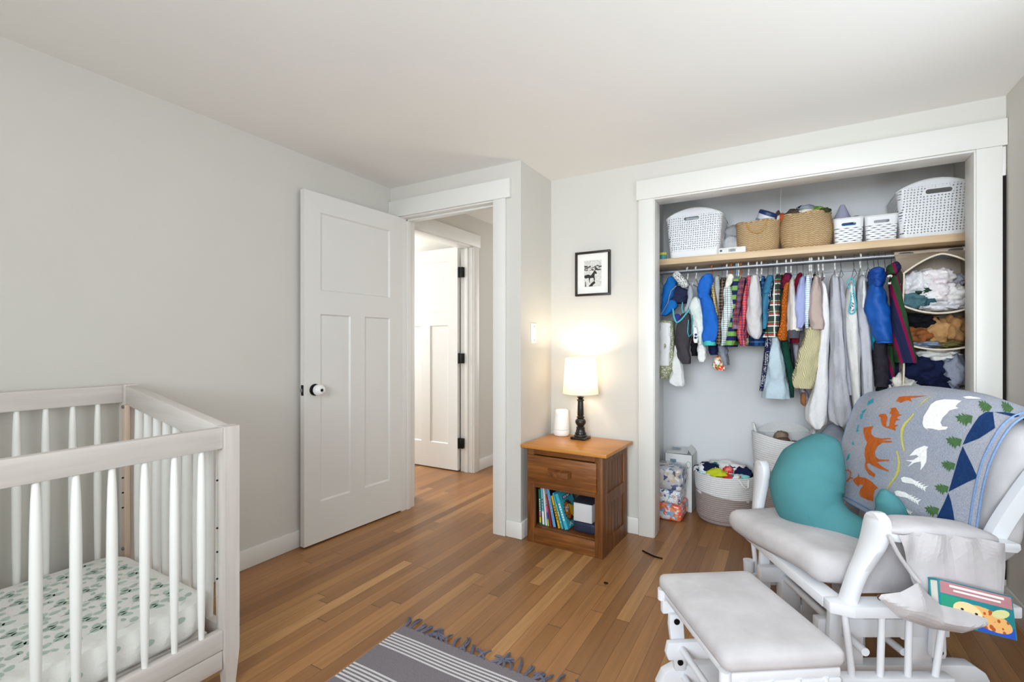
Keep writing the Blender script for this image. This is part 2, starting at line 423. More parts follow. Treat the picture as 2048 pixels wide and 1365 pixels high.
# local x runs from hinge to free edge, y points into the room
kx, kz = .676, .885
M0 = Matrix.Translation((kx, .035, kz)) @ Matrix.Rotation(-PI / 2, 4, 'X')
k = MB().lathe([(.001, 0), (.033, 0), (.034, .006), (.030, .012), (.014, .016), (.012, .03)], n=28, M=M0)
rose = k.build('door_knob', black_metal, door1); rose['label'] = 'black knob and round rose'
k = MB().lathe([(.012, .020), (.027, .022), (.031, .030), (.0315, .048), (.029, .058), (.022, .066), (.010, .069), (.009, .064), (.001, .063)], n=32, M=M0)
kc = k.build('knob_cover', white_plastic, rose); kc['label'] = 'white childproof knob cover'
h = MB()
h.lathe([(.001, .0695), (.0075, .0695), (.0075, .064), (.001, .064)], n=16, M=M0)
h.tube([M0 @ Vector((.0325 * math.cos(a), .0325 * math.sin(a), .034)) for a in [2.6 + .1 * i for i in range(9)]], .0045, 8)
h.build('cover_hole', black_metal, rose)
la = MB().box(.7415, .7435, .006, .029, kz - .030, kz + .030, .003).build('latch_plate', black_metal, door1)
MB().box(.742, .754, .011, .024, kz - .010, kz + .010, .003).build('latch_bolt', steel, la)
for z in (.25, 1.02, 1.78):
    MB().cyl((-.004, -.006, z - .045), (-.004, -.006, z + .045), .006, n=12).box(-.02, .001, -.002, .03, z - .044, z + .044).build('hinge', black_metal, door1)
# second door, open into the next room
d2 = panel_door(.745, 2.03, .035, PAN)
door2 = d2.build('door_2', door_paint, None, 0, (HX - .135, hy1 - .002, .012), (0, 0, PI))
tag(door2, 'white panelled door with black hinges seen through the doorway', None, None, 'structure')
for z in (.25, 1.02, 1.80):
    MB().box(-.012, .0, .002, .034, z - .045, z + .045, .002).cyl((-.016, .038, z - .047), (-.016, .038, z + .047), .008, n=12).box(-.06, -.018, .008, .040, z - .045, z + .045, .002).build('hinge', black_metal, door2)

# light switch on the alcove wall
sy, sz = 2.664, 1.227
sw = thing('light_switch', 'small white light switch plate on the alcove wall beside the doorway', 'light switch', (XA, sy, sz))
MB().box(0, .006, -.037, .037, -.062, .062, .003).build('plate', white_plastic, sw)
MB().box(.005, .016, -.006, .006, -.004, .014, .002).build('toggle', white_plastic, sw)
for z in (-.042, .042): MB().cyl((.005, 0, z), (.0075, 0, z), .004, n=10).build('screw', steel, sw)
# ================================================================ CRIB (long side along the left wall)
crib_wood = wood('washed_pine', (212, 206, 200), (192, 185, 178), 'y', .5, .5)
crib_wood_x = wood('washed_pine_end', (212, 206, 200), (192, 185, 178), 'x', .5, .5)
crib_wood_z = wood('washed_pine_post', (214, 208, 201), (196, 188, 180), 'z', .5, .5)
crib_white = plain((236, 236, 232), .4, 0, .45, .01, 8, 'crib_white')
O = (-2.0, .30, 0)
crib = thing('crib', 'washed wood baby crib with white tapered spindles in the corner by the grey wall', 'crib', O)
def K(m): return place(m, O)
FX, RX, EY, SY = -1.640, -2.365, .925, -.46    # front rail plane, rear rail plane, far end, near end
fz, rz_ = .882, .992
def foot(x, y, z0, z1, name='leg'):
    m = MB(); w = .024
    m.loft([[(x + sx * w * k, y + sy * w * k, z) for sx, sy in ((-1, -1), (1, -1), (1, 1), (-1, 1))] for z, k in ((0, .62), (.13, 1), (z1, 1))])
    K(m).build(name, crib_wood_z, crib)
foot(FX, EY, 0, fz); foot(RX + .004, EY, 0, rz_); foot(FX, SY, 0, fz); foot(RX + .004, SY, 0, rz_)
K(MB().box(FX - .014, FX + .014, SY + .024, EY - .024, fz - .072, fz - .002, .003)).build('front_top_rail', crib_wood, crib)
K(MB().box(RX - .014, RX + .014, SY + .024, EY - .024, rz_ - .072, rz_ - .002, .003)).build('rear_top_rail', crib_wood, crib)
K(MB().box(FX - .014, FX + .014, SY + .024, EY - .024, .142, .206, .003)).build('front_bottom_rail', crib_wood, crib)
K(MB().box(FX - .012, FX + .010, SY + .024, EY - .024, .076, .138, .003)).build('front_apron', crib_wood, crib)
K(MB().box(RX - .014, RX + .014, SY + .024, EY - .024, .142, .206, .003)).build('rear_bottom_rail', crib_wood, crib)
for ey in (EY, SY):
    m = MB()      # sloping end rail
    for y0, y1 in ((ey - .020, ey + .020),):
        a, b = (RX + .020, rz_ - .002), (FX - .024, fz - .002)
        m.prism([(a[0], a[1] - .078), (b[0], b[1] - .076), (b[0], b[1]), (a[0], a[1])], y0, y1, Matrix(((1, 0, 0, 0), (0, 0, 1, 0), (0, 1, 0, 0), (0, 0, 0, 1))), .003)
    K(m).build('end_rail', crib_wood_x, crib)
    K(MB().box(RX + .026, FX - .024, ey - .014, ey + .014, .142, .206, .003)).build('end_bottom_rail', crib_wood_x, crib)
def spindle(x, y, z0, z1, name='spindle'):
    prof = []
    for i in range(13):
        t = i / 12; r = .0078 + .0054 * math.sin(PI * min(1, max(0, (1 - t) ** .85))) ** .8
        prof.append((r, z0 + (z1 - z0) * t))
    K(MB().lathe(prof, (x, y, 0), 14)).build(name, crib_white, crib)
for i in range(17):
    y = .8388 - .0785 * i
    if y > SY + .04: spindle(FX, y, .200, fz - .07)
for i in range(17):
    y = .824 - .0768 * i
    if y > SY + .04: spindle(RX, y, .200, rz_ - .07)
for ey in (EY,):
    for i in range(9):
        x = -2.274 + .0735 * i; zt = rz_ - .074 + (x - RX) / (FX - RX) * (fz - rz_)
        prof = [(.0125 + .004 * math.sin(PI * t / 10), .2 + (zt - .2) * t / 10) for t in range(11)]
        K(MB().lathe(prof, (x, ey, 0), 12)).build('end_spindle', crib_white, crib)
inner = cloth((196, 170, 152), .05)
K(MB().box(RX + .034, RX + .062, EY - .034, EY - .018, .2, rz_ - .08, .002)).build('inner_bracket', wood('bare_wood', (214, 190, 172), (198, 172, 152), 'z', .6), crib)
for z in (.905, .62, .56, .50, .335):
    K(MB().cyl((RX + .047, EY - .040, z), (RX + .047, EY - .033, z), .0065 if z in (.905, .335) else .003, n=12)).build('bolt', steel if z in (.905, .335) else black_metal, crib)
for z in (.70, .54, .46, .37): K(MB().cyl((FX - .020, EY - .028, z), (FX - .020, EY - .023, z), .003, n=10)).build('bolt_hole', black_metal, crib)
# mattress (rests in the crib: a thing of its own)
MO = (-2.0, .25, .205)
mat_t = thing('crib_mattress', 'thin white mattress with a sage green leaf-print sheet lying in the crib', 'mattress', MO)
K(MB().box(RX + .035, FX - .035, SY + .05, EY - .05, .182, .200, .002)).build('mattress_support', crib_wood, crib)
sheet_white = cloth((236, 236, 232), .02, .3); sage = cloth((184, 203, 192), .10, .2)
m = MB(); mx0, mx1, my0, my1, mz0, mz1 = RX + .02, FX - .018, SY + .04, EY - .035, .206, .322
def rrect(x0, x1, y0, y1, r, n=7):
    o = []
    for cx, cy, a0 in ((x1 - r, y1 - r, 0), (x0 + r, y1 - r, 90), (x0 + r, y0 + r, 180), (x1 - r, y0 + r, 270)):
        for k in range(n): a = math.radians(a0 + 90 * k / (n - 1)); o.append((cx + r * math.cos(a), cy + r * math.sin(a)))
    return o
rings = []
for z, ins in ((mz0, .02), (mz0 + .02, .003), (mz0 + .05, 0), (mz1 - .025, 0), (mz1 - .008, .006), (mz1, .022)):
    rings.append([(x, y, z) for x, y in rrect(mx0 + ins, mx1 - ins, my0 + ins, my1 - ins, .085 - ins * .5)])
m.loft(rings)
random.seed(5); m.mi = 1
def leaf(cx, cy, ang, L, w):
    pts = []
    for k in range(12):
        a = 2 * PI * k / 12; px = L * math.cos(a) * .5; py = w * .5 * math.sin(a) * (1 - .25 * math.cos(a))
        pts.append((cx + px * math.cos(ang) - py * math.sin(ang), cy + px * math.sin(ang) + py * math.cos(ang), mz1 + .0006))
    if all(mx0 + .03 < p[0] < mx1 - .03 and my0 + .03 < p[1] < my1 - .03 for p in pts): m.add(pts, [tuple(range(12))])
y = my0 + .05; row = 0
while y < my1 - .03:
    x = mx0 + .05 + (row % 2) * .055
    while x < mx1 - .03:
        a = random.uniform(-.5, .5) + PI * .5 + .3
        for s, off, L, w in ((0, 0, .036, .026), (.9, .022, .032, .022), (-.9, .022, .032, .022), (.25, .042, .030, .02), (1.5, .046, .022, .013)):
            leaf(x + off * math.cos(a + s), y + off * math.sin(a + s), a + s * .8, L, w)
        m.add([(x - .03 * math.cos(a) + .0012, y - .03 * math.sin(a), mz1 + .0006), (x - .03 * math.cos(a) - .0012, y - .03 * math.sin(a), mz1 + .0006), (x - .0012, y, mz1 + .0006), (x + .0012, y, mz1 + .0006)], [(0, 1, 2, 3)])
        x += .090
    y += .070; row += 1
# a few leaves on the turned-down side that faces the room
for i in range(14):
    yy = my0 + .1 + i * .085; zz = mz0 + .055 + (i % 2) * .025
    m.add([(mx1 + .0006, yy + .016 * math.cos(2 * PI * k / 10), zz + .010 * math.sin(2 * PI * k / 10)) for k in range(10)], [tuple(range(10))])
place(m, MO).build('leaf_print_sheet', [sheet_white, sage], mat_t, 40)

# ================================================================ NIGHTSTAND
ns_top = wood('honey_oak_top', (200, 138, 66), (176, 112, 48), 'x', .32, .6)
ns_x = wood('oak_stain_x', (148, 92, 42), (84, 47, 18), 'x', .45)
ns_z = wood('oak_stain_z', (142, 88, 42), (80, 46, 19), 'z', .45)
ns_y = wood('oak_stain_y', (138, 86, 40), (82, 47, 20), 'y', .45)
NO = (-1.335, 2.492, 0); NR = math.radians(-2.2)
NW, ND, NH = .468, .402, .552
ns = thing('nightstand', 'brown oak nightstand with one drawer and an open shelf of books in the alcove corner', 'nightstand', NO, NR)
m = MB(); m.box(-.030, NW + .034, -.032, ND + .004, NH, NH + .020, .004); m.build('top', ns_top, ns)
p = .045
for x in (0, NW - p): 
    MB().box(x, x + p, 0, .028, 0, NH, .002).build('front_stile', ns_z, ns)
MB().box(p, NW - p, .002, .026, NH - .035, NH, .001).build('front_top_rail', ns_x, ns)
MB().box(p, NW - p, .002, .026, .325, .352, .001).build('front_mid_rail', ns_x, ns)
MB().box(p, NW - p, .002, .024, 0, .088, .001).build('front_bottom_rail', ns_x, ns)
for x0 in (0, NW - .022):
    s = MB()
    s.box(x0, x0 + .022, .028, .070, 0, NH, .001).box(x0, x0 + .022, ND - .055, ND, 0, NH, .001)
    for z0, z1 in ((0, .085), (.27, .335), (NH - .045, NH)): s.box(x0 + .001, x0 + .021, .070, ND - .055, z0, z1)
    for z0, z1 in ((.085, .27), (.335, NH - .045)):
        for k in range(6):
            a = .070 + (ND - .125) * k / 6; b = .070 + (ND - .125) * (k + 1) / 6
            s.box(x0 + .006, x0 + .014, a + .0034, b - .0034, z0, z1)
    s.build('side_panel', ns_z, ns)
MB().box(.022, NW - .022, .024, ND - .01, .078, .090).build('bottom_shelf', ns_x, ns)
MB().box(.022, NW - .022, .028, ND - .01, .325, .335).build('drawer_support', ns_x, ns)
MB().box(.022, NW - .022, ND - .010, ND - .004, .335, NH).box(.022, .11, ND - .010, ND - .004, 0, .335).box(NW - .07, NW - .022, ND - .010, ND - .004, 0, .335).box(.022, NW - .022, ND - .010, ND - .004, .0, .15).build('back_panel', ns_x, ns)
dr = MB().box(.010, NW - .030, -.016, .002, .352, .514, .003).box(.03, NW - .03, .002, .3, .36, .49).build('drawer', ns_x, ns)
h = MB(); h.loft([[(x, y, z) for x, y, z in ((c - .002, -.016, .412), (c - .002, -.016 - d, .416), (c - .002, -.016 - d, .446), (c - .002, -.016, .452))] for c, d in ((.150, .004), (.162, .026), (.190, .036), (.255, .036), (.283, .026), (.295, .004))])
h.build('handle', ns_y, dr, 30)

def NSP(x, y, z=0):     # nightstand-local -> world
    c, s = math.cos(NR), math.sin(NR); return (NO[0] + c * x - s * y, NO[1] + s * x + c * y, z)
# books on its shelf
def text_bars(m, x0, y0, w, h, n, M, seed):
    random.seed(seed)
paper = plain((236, 232, 222), .8, 0, .2, .03, 40, 'paper_pages')
BK = [.050, 0, 0]
def book(label, x, th, ht, dp, lean, cover, art=None, y=.055, turn=0.0):
    """x: spine position along the shelf; lean in degrees; cover facing +x; art(m, X) draws on the front cover"""
    tl = math.tan(math.radians(lean)); x = BK[0] + min(ht, BK[2]) * max(0, tl - BK[1]) + .0015
    BK[0] = x + th / math.cos(math.radians(lean)); BK[1] = tl; BK[2] = ht
    b = thing('picture_book', label, 'book', NSP(x, y, .0915 + .0), NR + turn, None)
    M = Matrix.Translation((0, 0, th * math.sin(math.radians(lean)) * 0)) @ Matrix.Rotation(math.radians(-lean), 4, 'Y')
    m = MB(); m.box(0, .0016, 0, dp, 0, ht, M=M).box(th - .0016, th, 0, dp, 0, ht, M=M).box(0, th, 0, .0016, 0, ht, M=M)
    c = m.build('cover', cover, b, 0)
    MB().box(.0016, th - .0016, .002, dp - .003, .003, ht - .003, M=M).build('pages', paper, b, 0)
    if art:
        for k, (mt, polys) in enumerate(art(th, dp, ht)):
            a = MB()
            for pl in polys: a.add([(th + .0004 + .0002 * k, q[0], q[1]) if len(q) == 2 else q for q in pl], [tuple(range(len(pl)))], M)
            a.build('cover_art', mt, c, 0)
    return b
def ell(cx, cy, a, b, n=18, rot=0): return [(cx + a * math.cos(t) * math.cos(rot) - b * math.sin(t) * math.sin(rot), cy + a * math.cos(t) * math.sin(rot) + b * math.sin(t) * math.cos(rot)) for t in (2 * PI * k / n for k in range(n))]
def rect(x0, x1, y0, y1): return [(x0, y0), (x1, y0), (x1, y1), (x0, y1)]
def spine_marks(col, th, ht, n=7, seed=1):
    random.seed(seed); out = []
    for k in range(n):
        z = ht * (.25 + .5 * k / n); w = th * random.uniform(.25, .5)
        out.append([(th * .5 - w / 2, -.0006, z), (th * .5 + w / 2, -.0006, z), (th * .5 + w / 2, -.0006, z + ht * .045), (th * .5 - w / 2, -.0006, z + ht * .045)])
    return (col, out)
C_ = lambda *c: plain(c, .35, 0, .5, .03, 30, 'printed_card')
white_, red_, yel_, org_, blk_, pink_, lim_ = C_(238, 236, 230), C_(206, 52, 44), C_(232, 192, 44), C_(196, 104, 40), C_(24, 24, 30), C_(226, 112, 160), C_(170, 196, 60)
navy_, sky_ = C_(28, 36, 72), C_(96, 186, 220)
book('green picture book with a flowery spine, first on the nightstand shelf', .058, .014, .205, .16, 2, C_(36, 124, 92),
     lambda th, d, h: [spine_marks(white_, th, h, 8, 1), (pink_, [[(.002, -.0008, .05), (.012, -.0008, .05), (.012, -.0008, .075), (.002, -.0008, .075)]]), (yel_, [[(.002, -.0008, .01), (.012, -.0008, .01), (.012, -.0008, .045), (.002, -.0008, .045)]])])
book('pale blue picture book beside the green one on the nightstand shelf', .080, .013, .215, .17, 3.5, C_(128, 190, 214), lambda th, d, h: [spine_marks(navy_, th, h, 6, 2), (white_, [[(0, -.0008, .005), (th, -.0008, .005), (th, -.0008, .08), (0, -.0008, .08)]])])
def zoo(th, d, h):
    L = []
    for k, (a, b) in enumerate(((.03, .05), (.055, .075), (.08, .10), (.105, .125))): L += [rect(a, b, h * .74, h * .86)]
    ani = [ell(.03 + .028 * k, h * .56, .010, .014) for k in range(5)]
    return [(red_, L), (C_(238, 232, 222), [ell(.065, h * .80, .006, .009), ell(.09, h * .80, .006, .009)]), (org_, ani[0:1] + [rect(.02, .045, h * .3, h * .46)]), (blk_, ani[1:2] + ani[3:4]), (red_, ani[2:3]), (navy_, ani[4:])]
book('tall cream picture book with red lettering leaning behind the dark one', .100, .010, .262, .19, 5, white_, zoo)
book('thin multicoloured board book low between the cream and red books', .118, .009, .120, .12, 6.5, C_(60, 96, 176), lambda th, d, h: [(lim_, [[(0, -.0008, 0), (th, -.0008, 0), (th, -.0008, .04), (0, -.0008, .04)]]), (pink_, [[(0, -.0008, .08), (th, -.0008, .08), (th, -.0008, .118), (0, -.0008, .118)]])])
book('thin red picture book squeezed before the black-covered one', .132, .008, .185, .16, 9, C_(176, 54, 48))
def dark_art(th, d, h):
    random.seed(7); return [(pink_, [ell(.02 + .13 * random.random(), h * (.72 + .22 * random.random()), .004, .004) for _ in range(7)]), (white_, [rect(.03, .10, h * .80, h * .815)]), (lim_, [ell(.02 + .13 * random.random(), h * (.7 + .25 * random.random()), .003, .003) for _ in range(6)])]
b = book('black-covered picture book with a blue spine leaning in the middle of the shelf', .146, .020, .220, .19, 12, blk_, lambda th, d, h: dark_art(th, d, h) + [(C_(92, 158, 212), [[(.001, -.0006, .001), (th - .001, -.0006, .001), (th - .001, -.0006, h - .001), (.001, -.0006, h - .001)]]), spine_marks(white_, th, h, 7, 4)])
book('yellow board book with a patterned spine beside the black-covered one', .182, .013, .186, .16, 15, C_(214, 176, 40), lambda th, d, h: [spine_marks(blk_, th, h, 6, 5), spine_marks(red_, th, h * .6, 3, 6)])
book('turquoise board book with a narrow patterned spine behind the hedgehog book', .202, .012, .206, .17, 17, C_(70, 168, 190), lambda th, d, h: [spine_marks(yel_, th, h, 4, 8), spine_marks(white_, th, h * .7, 4, 9)])
def hedgehog(th, d, h):
    spikes = [(.070 + .048 * math.cos(t), h * .44 + .052 * math.sin(t)) if k % 2 else (.070 + .062 * math.cos(t), h * .44 + .066 * math.sin(t)) for k, t in enumerate(2 * PI * j / 36 for j in range(36))]
    return [(C_(60, 70, 84), [rect(.035, .135, h * .78, h * .88)]), (white_, [rect(.045, .06, h * .80, h * .86), rect(.065, .08, h * .80, h * .86), rect(.09, .105, h * .80, h * .86), rect(.11, .12, h * .80, h * .86)]),
            (C_(70, 44, 28), [spikes]), (org_, [ell(.055, h * .46, .034, .048)]), (yel_, [[(.085, h * .62), (.135, h * .48), (.098, h * .22), (.080, h * .32)]]),
            (white_, [ell(.045, h * .50, .012, .016), ell(.068, h * .55, .009, .012)]), (blk_, [ell(.047, h * .50, .005, .007), ell(.070, h * .55, .004, .005), ell(.052, h * .34, .004, .004)]), (C_(240, 236, 226), [ell(.04, h * .10, .018, .004, rot=.5), ell(.05, h * .10, .018, .004, rot=-.6)])]
book('turquoise board book with an orange hedgehog on its cover, last in the row', .222, .022, .205, .165, 19, C_(64, 176, 196), lambda th, d, h: hedgehog(th, d, h) + [spine_marks(white_, th, h, 7, 10)])
# two boxes at the other end of the shelf
bl = plain((34, 44, 66), .5, 0, .4, .06, 30, 'navy_plastic'); wl = plain((206, 206, 208), .5, 0, .4, .02, 30, 'grey_white_plastic'); ch = plain((52, 54, 62), .55, 0, .4, .06, 30, 'charcoal_plastic')
m = MB().rbox((.052, .10, .034), (.136, .20, .066), .018, 4)
tag(m.build('navy_case', bl, None, 40, NSP(.284, .055, .0915), (0, 0, NR)), 'dark navy rounded case lying under the white box on the nightstand shelf', 'case')
bx = thing('white_box', 'white box with a charcoal lid standing on the navy case in the nightstand', 'box', NSP(.276, .046, .160), NR)
MB().box(0, .112, 0, .16, 0, .104, .004).build('body', wl, bx); MB().loft([[(-.003, -.004, .105), (.115, -.004, .105), (.115, .165, .112), (-.003, .165, .112)], [(-.003, -.004, .109), (.115, -.004, .109), (.115, .165, .128), (-.003, .165, .128)]]).build('lid', ch, bx)

# ================================================================ LAMP, SOUND MACHINE, PICTURE
TZ = NH + .0205
LP = (-1.118, 2.785, TZ)
lamp = thing('table_lamp', 'lit table lamp with a cream linen shade and black turned base on the nightstand', 'table lamp', LP)
lb = plain((34, 30, 28), .3, .15, .5, .15, 60, 'bronze_black')
MB().box(-.048, .048, -.048, .048, 0, .016, .003, Matrix.Rotation(NR, 4, 'Z')).build('plinth', lb, lamp)
MB().lathe([(.040, .016), (.041, .022), (.034, .028), (.036, .034), (.030, .044), (.026, .064), (.028, .070), (.020, .078), (.026, .088), (.033, .100), (.033, .112), (.026, .122), (.018, .126), (.024, .132), (.024, .138), (.017, .142), (.0205, .150), (.019, .19), (.017, .232), (.022, .236), (.022, .243), (.014, .248), (.020, .256), (.024, .262), (.012, .268), (.009, .30)], n=36).build('column', lb, lamp, 50)
shade = NT('linen_shade'); co = shade.obj(); f = shade.noise(shade.mapv(co, (60, 60, 500)), 1.2, 2); g = shade.noise(shade.mapv(co, (500, 500, 60)), 1.2, 2)
shade.set(shade.b, 'Base Color', shade.ramp(shade.math('MULTIPLY', shade.math('ADD', f, g), .5), [(.35, lin((208, 198, 178))), (.65, lin((244, 238, 226)))])); shade.b.inputs['Roughness'].default_value = .9
tr = shade.n('BsdfTranslucent'); tr.inputs['Color'].default_value = lin((250, 240, 220)); mxs = shade.n('MixShader'); mxs.inputs[0].default_value = .26
shade.t.links.new(shade.b.outputs[0], mxs.inputs[1]); shade.t.links.new(tr.outputs[0], mxs.inputs[2]); shade.t.links.new(mxs.outputs[0], shade.out.inputs[0]); shade = shade.m
n = 48
MB().loft([[(r * math.cos(2 * PI * k / n), r * math.sin(2 * PI * k / n), z) for k in range(n)] for r, z in ((.110, .278), (.1005, .39), (.092, .500))], caps=False).build('shade', shade, lamp, 60)
rim = cloth((214, 202, 180)); 
for r, z in ((.110, .2785), (.092, .4995)): MB().tube([(r * math.cos(2 * PI * k / 40), r * math.sin(2 * PI * k / 40), z) for k in range(41)], .0018, 6, False).build('shade_rim', rim, lamp)
MB().cyl((0, 0, .26), (0, 0, .33), .013).build('socket', black_metal, lamp)
bulb = NT('bulb_glow'); bulb.b.inputs['Emission Color'].default_value = (1, .82, .58, 1); bulb.b.inputs['Emission Strength'].default_value = 6; bulb = bulb.done((1, 1, 1, 1), .4)
MB().lathe([(.010, .33), (.014, .345), (.026, .37), (.029, .388), (.024, .408), (.010, .418), (.001, .42)], n=20).build('bulb', bulb, lamp, 60)
l = bpy.data.lights.new('lamp_glow', 'POINT'); l.energy = 5; l.color = (1, .84, .62); l.shadow_soft_size = .03
lo = bpy.data.objects.new('lamp_glow', l); COL.objects.link(lo); lo.location = (LP[0], LP[1], LP[2] + .445)
MB().tube([(0, .045, .012), (-.03, .07, .008), (-.06, .085, .01)], .0025, 6).build('cord', black_metal, lamp)

smh = thing('sound_machine', 'white tapered plastic sound machine beside the lamp on the nightstand', 'sound machine', (-1.268, 2.835, TZ))
MB().lathe([(.001, 0), (.046, 0), (.0515, .006), (.0525, .02), (.0515, .040)], n=40).build('base', plain((240, 240, 238), .35, 0, .5, .01, 20, 'gloss_white'), smh, 50)
MB().lathe([(.0512, .0415), (.0505, .06), (.044, .14), (.0425, .158), (.036, .166), (.001, .168)], n=40).build('body', plain((242, 242, 240), .5, 0, .4, .01, 20, 'diffuser_white'), smh, 50)

pf = thing('framed_photo', 'small black frame with a white mat and monochrome photo on the wall above the lamp', 'picture', (-1.085, YC, 1.610))
w2, h2, t = .117, .1415, .014
black_wood = plain((40, 32, 27), .4, 0, .4, .15, 60, 'black_stained_wood')
m = MB(); m.box(-w2, w2, -.022, 0, h2 - t, h2, .001).box(-w2, w2, -.022, 0, -h2, -h2 + t, .001).box(-w2, -w2 + t, -.022, 0, -h2 + t, h2 - t, .001).box(w2 - t, w2, -.022, 0, -h2 + t, h2 - t, .001); m.build('frame', black_wood, pf)
MB().box(-w2 + t, w2 - t, -.010, -.004, -h2 + t, h2 - t).build('mat_board', plain((236, 234, 230), .8, 0, .2, .01, 30, 'mat_board'), pf)
N = NT('photo_print'); co = N.obj(); f = N.noise(N.mapv(co, (70, 70, 110)), 1, 5, .7); z = N.sep(co)[2]
band = N.math('MULTIPLY', N.math('GREATER_THAN', z, .018), N.math('LESS_THAN', z, .052))
fl = N.math('MULTIPLY', N.math('LESS_THAN', f, .5), band)
photo = N.done(N.mix(fl, N.ramp(N.noise(N.mapv(co, (140, 140, 140)), 1, 3), [(.2, lin((170, 168, 164))), (.7, lin((226, 224, 220)))]), lin((50, 48, 46))), .6, 0, .3)
pr = MB().box(-.058, .058, -.0112, -.0101, -.084, .084).build('photo', photo, pf)
ink = plain((44, 42, 40), .6, 0, .3, .2, 60, 'photo_ink')
A = MB()
def ink_poly(q): 
    t_ = tessellate_polygon([[Vector((x, y, 0)) for x, y in q]]); A.add([(x, -.0116, z) for x, z in q], [tuple(f) for f in t_])
ink_poly([(-.056, -.010), (-.03, -.004), (-.012, -.012), (.004, .008), (.012, .022), (.024, .008), (.030, -.002), (.022, -.004), (.014, -.002), (.012, -.020), (.016, -.04), (.010, -.055), (.006, -.03), (-.004, -.028), (-.018, -.030), (-.020, -.048), (-.016, -.062), (-.024, -.05), (-.028, -.026), (-.046, -.030), (-.056, -.026)])
ink_poly([(-.03, -.082), (-.008, -.060), (.012, -.048), (.018, -.062), (.004, -.072), (-.002, -.082)])
ink_poly([(-.052, -.082), (-.050, -.045), (-.046, -.05), (-.044, -.082)])
A.build('photo_figures', ink, pr, 0)

# ================================================================ RUG and small things on the floor
RO = (-.90, .70, 0)
rug = thing('rug', 'grey flat-woven rug with groups of thin white stripes and a knotted fringe', 'rug', RO)
N = NT('woven_rug'); X, Y, Z = N.sep(N.obj())
yy = N.math('SUBTRACT', .775, Y)        # distance from the fringed end
s = N.math('FRACT', N.math('DIVIDE', N.math('SUBTRACT', yy, .050), .205))
inb = N.math('LESS_THAN', s, .46)
st = N.math('LESS_THAN', N.math('FRACT', N.math('MULTIPLY', s, 6 / .46)), .52)
jag = N.math('GREATER_THAN', N.math('FRACT', N.math('MULTIPLY', X, 140.0)), .18)
wv = N.noise(N.mapv(N.obj(), (260, 160, 10)), 1, 2)
c = N.mix(wv, lin((104, 99, 104)), lin((142, 136, 140)))
c = N.mix(N.math('MULTIPLY', N.math('MULTIPLY', inb, st), N.math('MULTIPLY', jag, N.math('GREATER_THAN', yy, .05))), c, lin((222, 220, 220)))
ck = N.n('TexChecker'); ck.inputs['Scale'].default_value = 260; N.t.links.new(N.obj(), ck.inputs['Vector'])
N.bump(ck.outputs['Fac'], .5, .002)
rug_m = N.done(c, .95, 0, .1)
rx0, rx1, ry1, ry0 = -1.368, -.42, 1.478, -.35
def rugf(u, v):
    x = rx0 + (rx1 - rx0) * u; y = ry0 + (ry1 - ry0) * v
    return (x - RO[0] + .004 * math.sin(9 * v), y - RO[1] - .022 * u, .0065 + .0012 * math.sin(14 * u) * math.sin(9 * v))
m = MB(); m.grid(rugf, 60, 90); k = len(m.v); edge = MB()
m.grid(lambda u, v: (*rugf(u, v)[:2], .0003), 60, 90)
m.build('woven_body', rug_m, rug, 60)
random.seed(11); yarn = cloth((104, 104, 120), .2)
nf = 34
for i in range(nf):
    x = rx0 + .008 + (rx1 - rx0 - .016) * i / (nf - 1); y = ry1 - .022 * i / (nf - 1)
    a = PI / 2 + random.uniform(-1.0, 1.0); L = random.uniform(.055, .09); cv = random.uniform(-1.6, 1.6)
    m = MB()
    for j in range(3):
        pts = []; aa = a + random.uniform(-.12, .12); px, py = x + (j - 1) * .002, y - .004
        for q in range(8):
            pts.append((px - RO[0], py - RO[1], .005 + .010 * math.sin(PI * q / 7) * random.uniform(.6, 1.0) * (.5 if j else 1)))
            px += math.cos(aa) * L / 7; py += math.sin(aa) * L / 7; aa += cv / 7
        m.tube(pts, [.0031] * 6 + [.0036, .0016], 5)
    m.build('fringe_tassel', yarn, rug)
p0 = P(1285, 1102, Z=.003); pts = catmull([P(1285, 1102, Z=.004), P(1297, 1108, Z=.004), P(1310, 1114, Z=.004), P(1325, 1118, Z=.004)], 6)
tag(place(MB().tube(pts, .0042, 6), p0).build('black_strap', black_metal, None, 40, p0), 'short black strap lying curved on the floor by the closet', 'strap')
p0 = P(1212, 1168, Z=.003)
tag(MB().blob((0, 0, .003), (.012, .006, .004), 3, sub=2).build('dark_scrap', black_metal, None, 40, p0), 'tiny dark scrap on the floor in front of the nightstand', 'scrap')
# ================================================================ GLIDER CHAIR, facing across the room
def RV(l, d, z=0): return Vector((CA * l - SA * d, SA * l + CA * d, z))    # (sideways, ahead of the eye) -> world
L0, D0 = 1.25, 1.80
gw = plain((226, 227, 231), .35, 0, .5, .008, 10, 'white_enamel')
suede = NT('microsuede'); co = suede.obj(); f = suede.noise(co, 6, 4, .6); g = suede.noise(co, 700, 2)
suede.bump(g, .15, .002); suede = suede.done(suede.ramp(f, [(.3, lin((182, 177, 178))), (.7, lin((206, 202, 203)))]), .95, 0, .12)
GO = RV(L0, D0)
gl = thing('glider_chair', 'white wooden glider chair with greige cushions in front of the closet', 'glider chair', GO, YAW)
LO = (L0, D0, 0)
def G(m, name, mt, par=gl, sharp=35): return place(m, LO).build(name, mt, par, sharp)
ZX = Matrix(((1, 0, 0, 0), (0, 0, 1, 0), (0, 1, 0, 0), (0, 0, 0, 1)))      # prism drawn in (sideways, up), extruded in depth
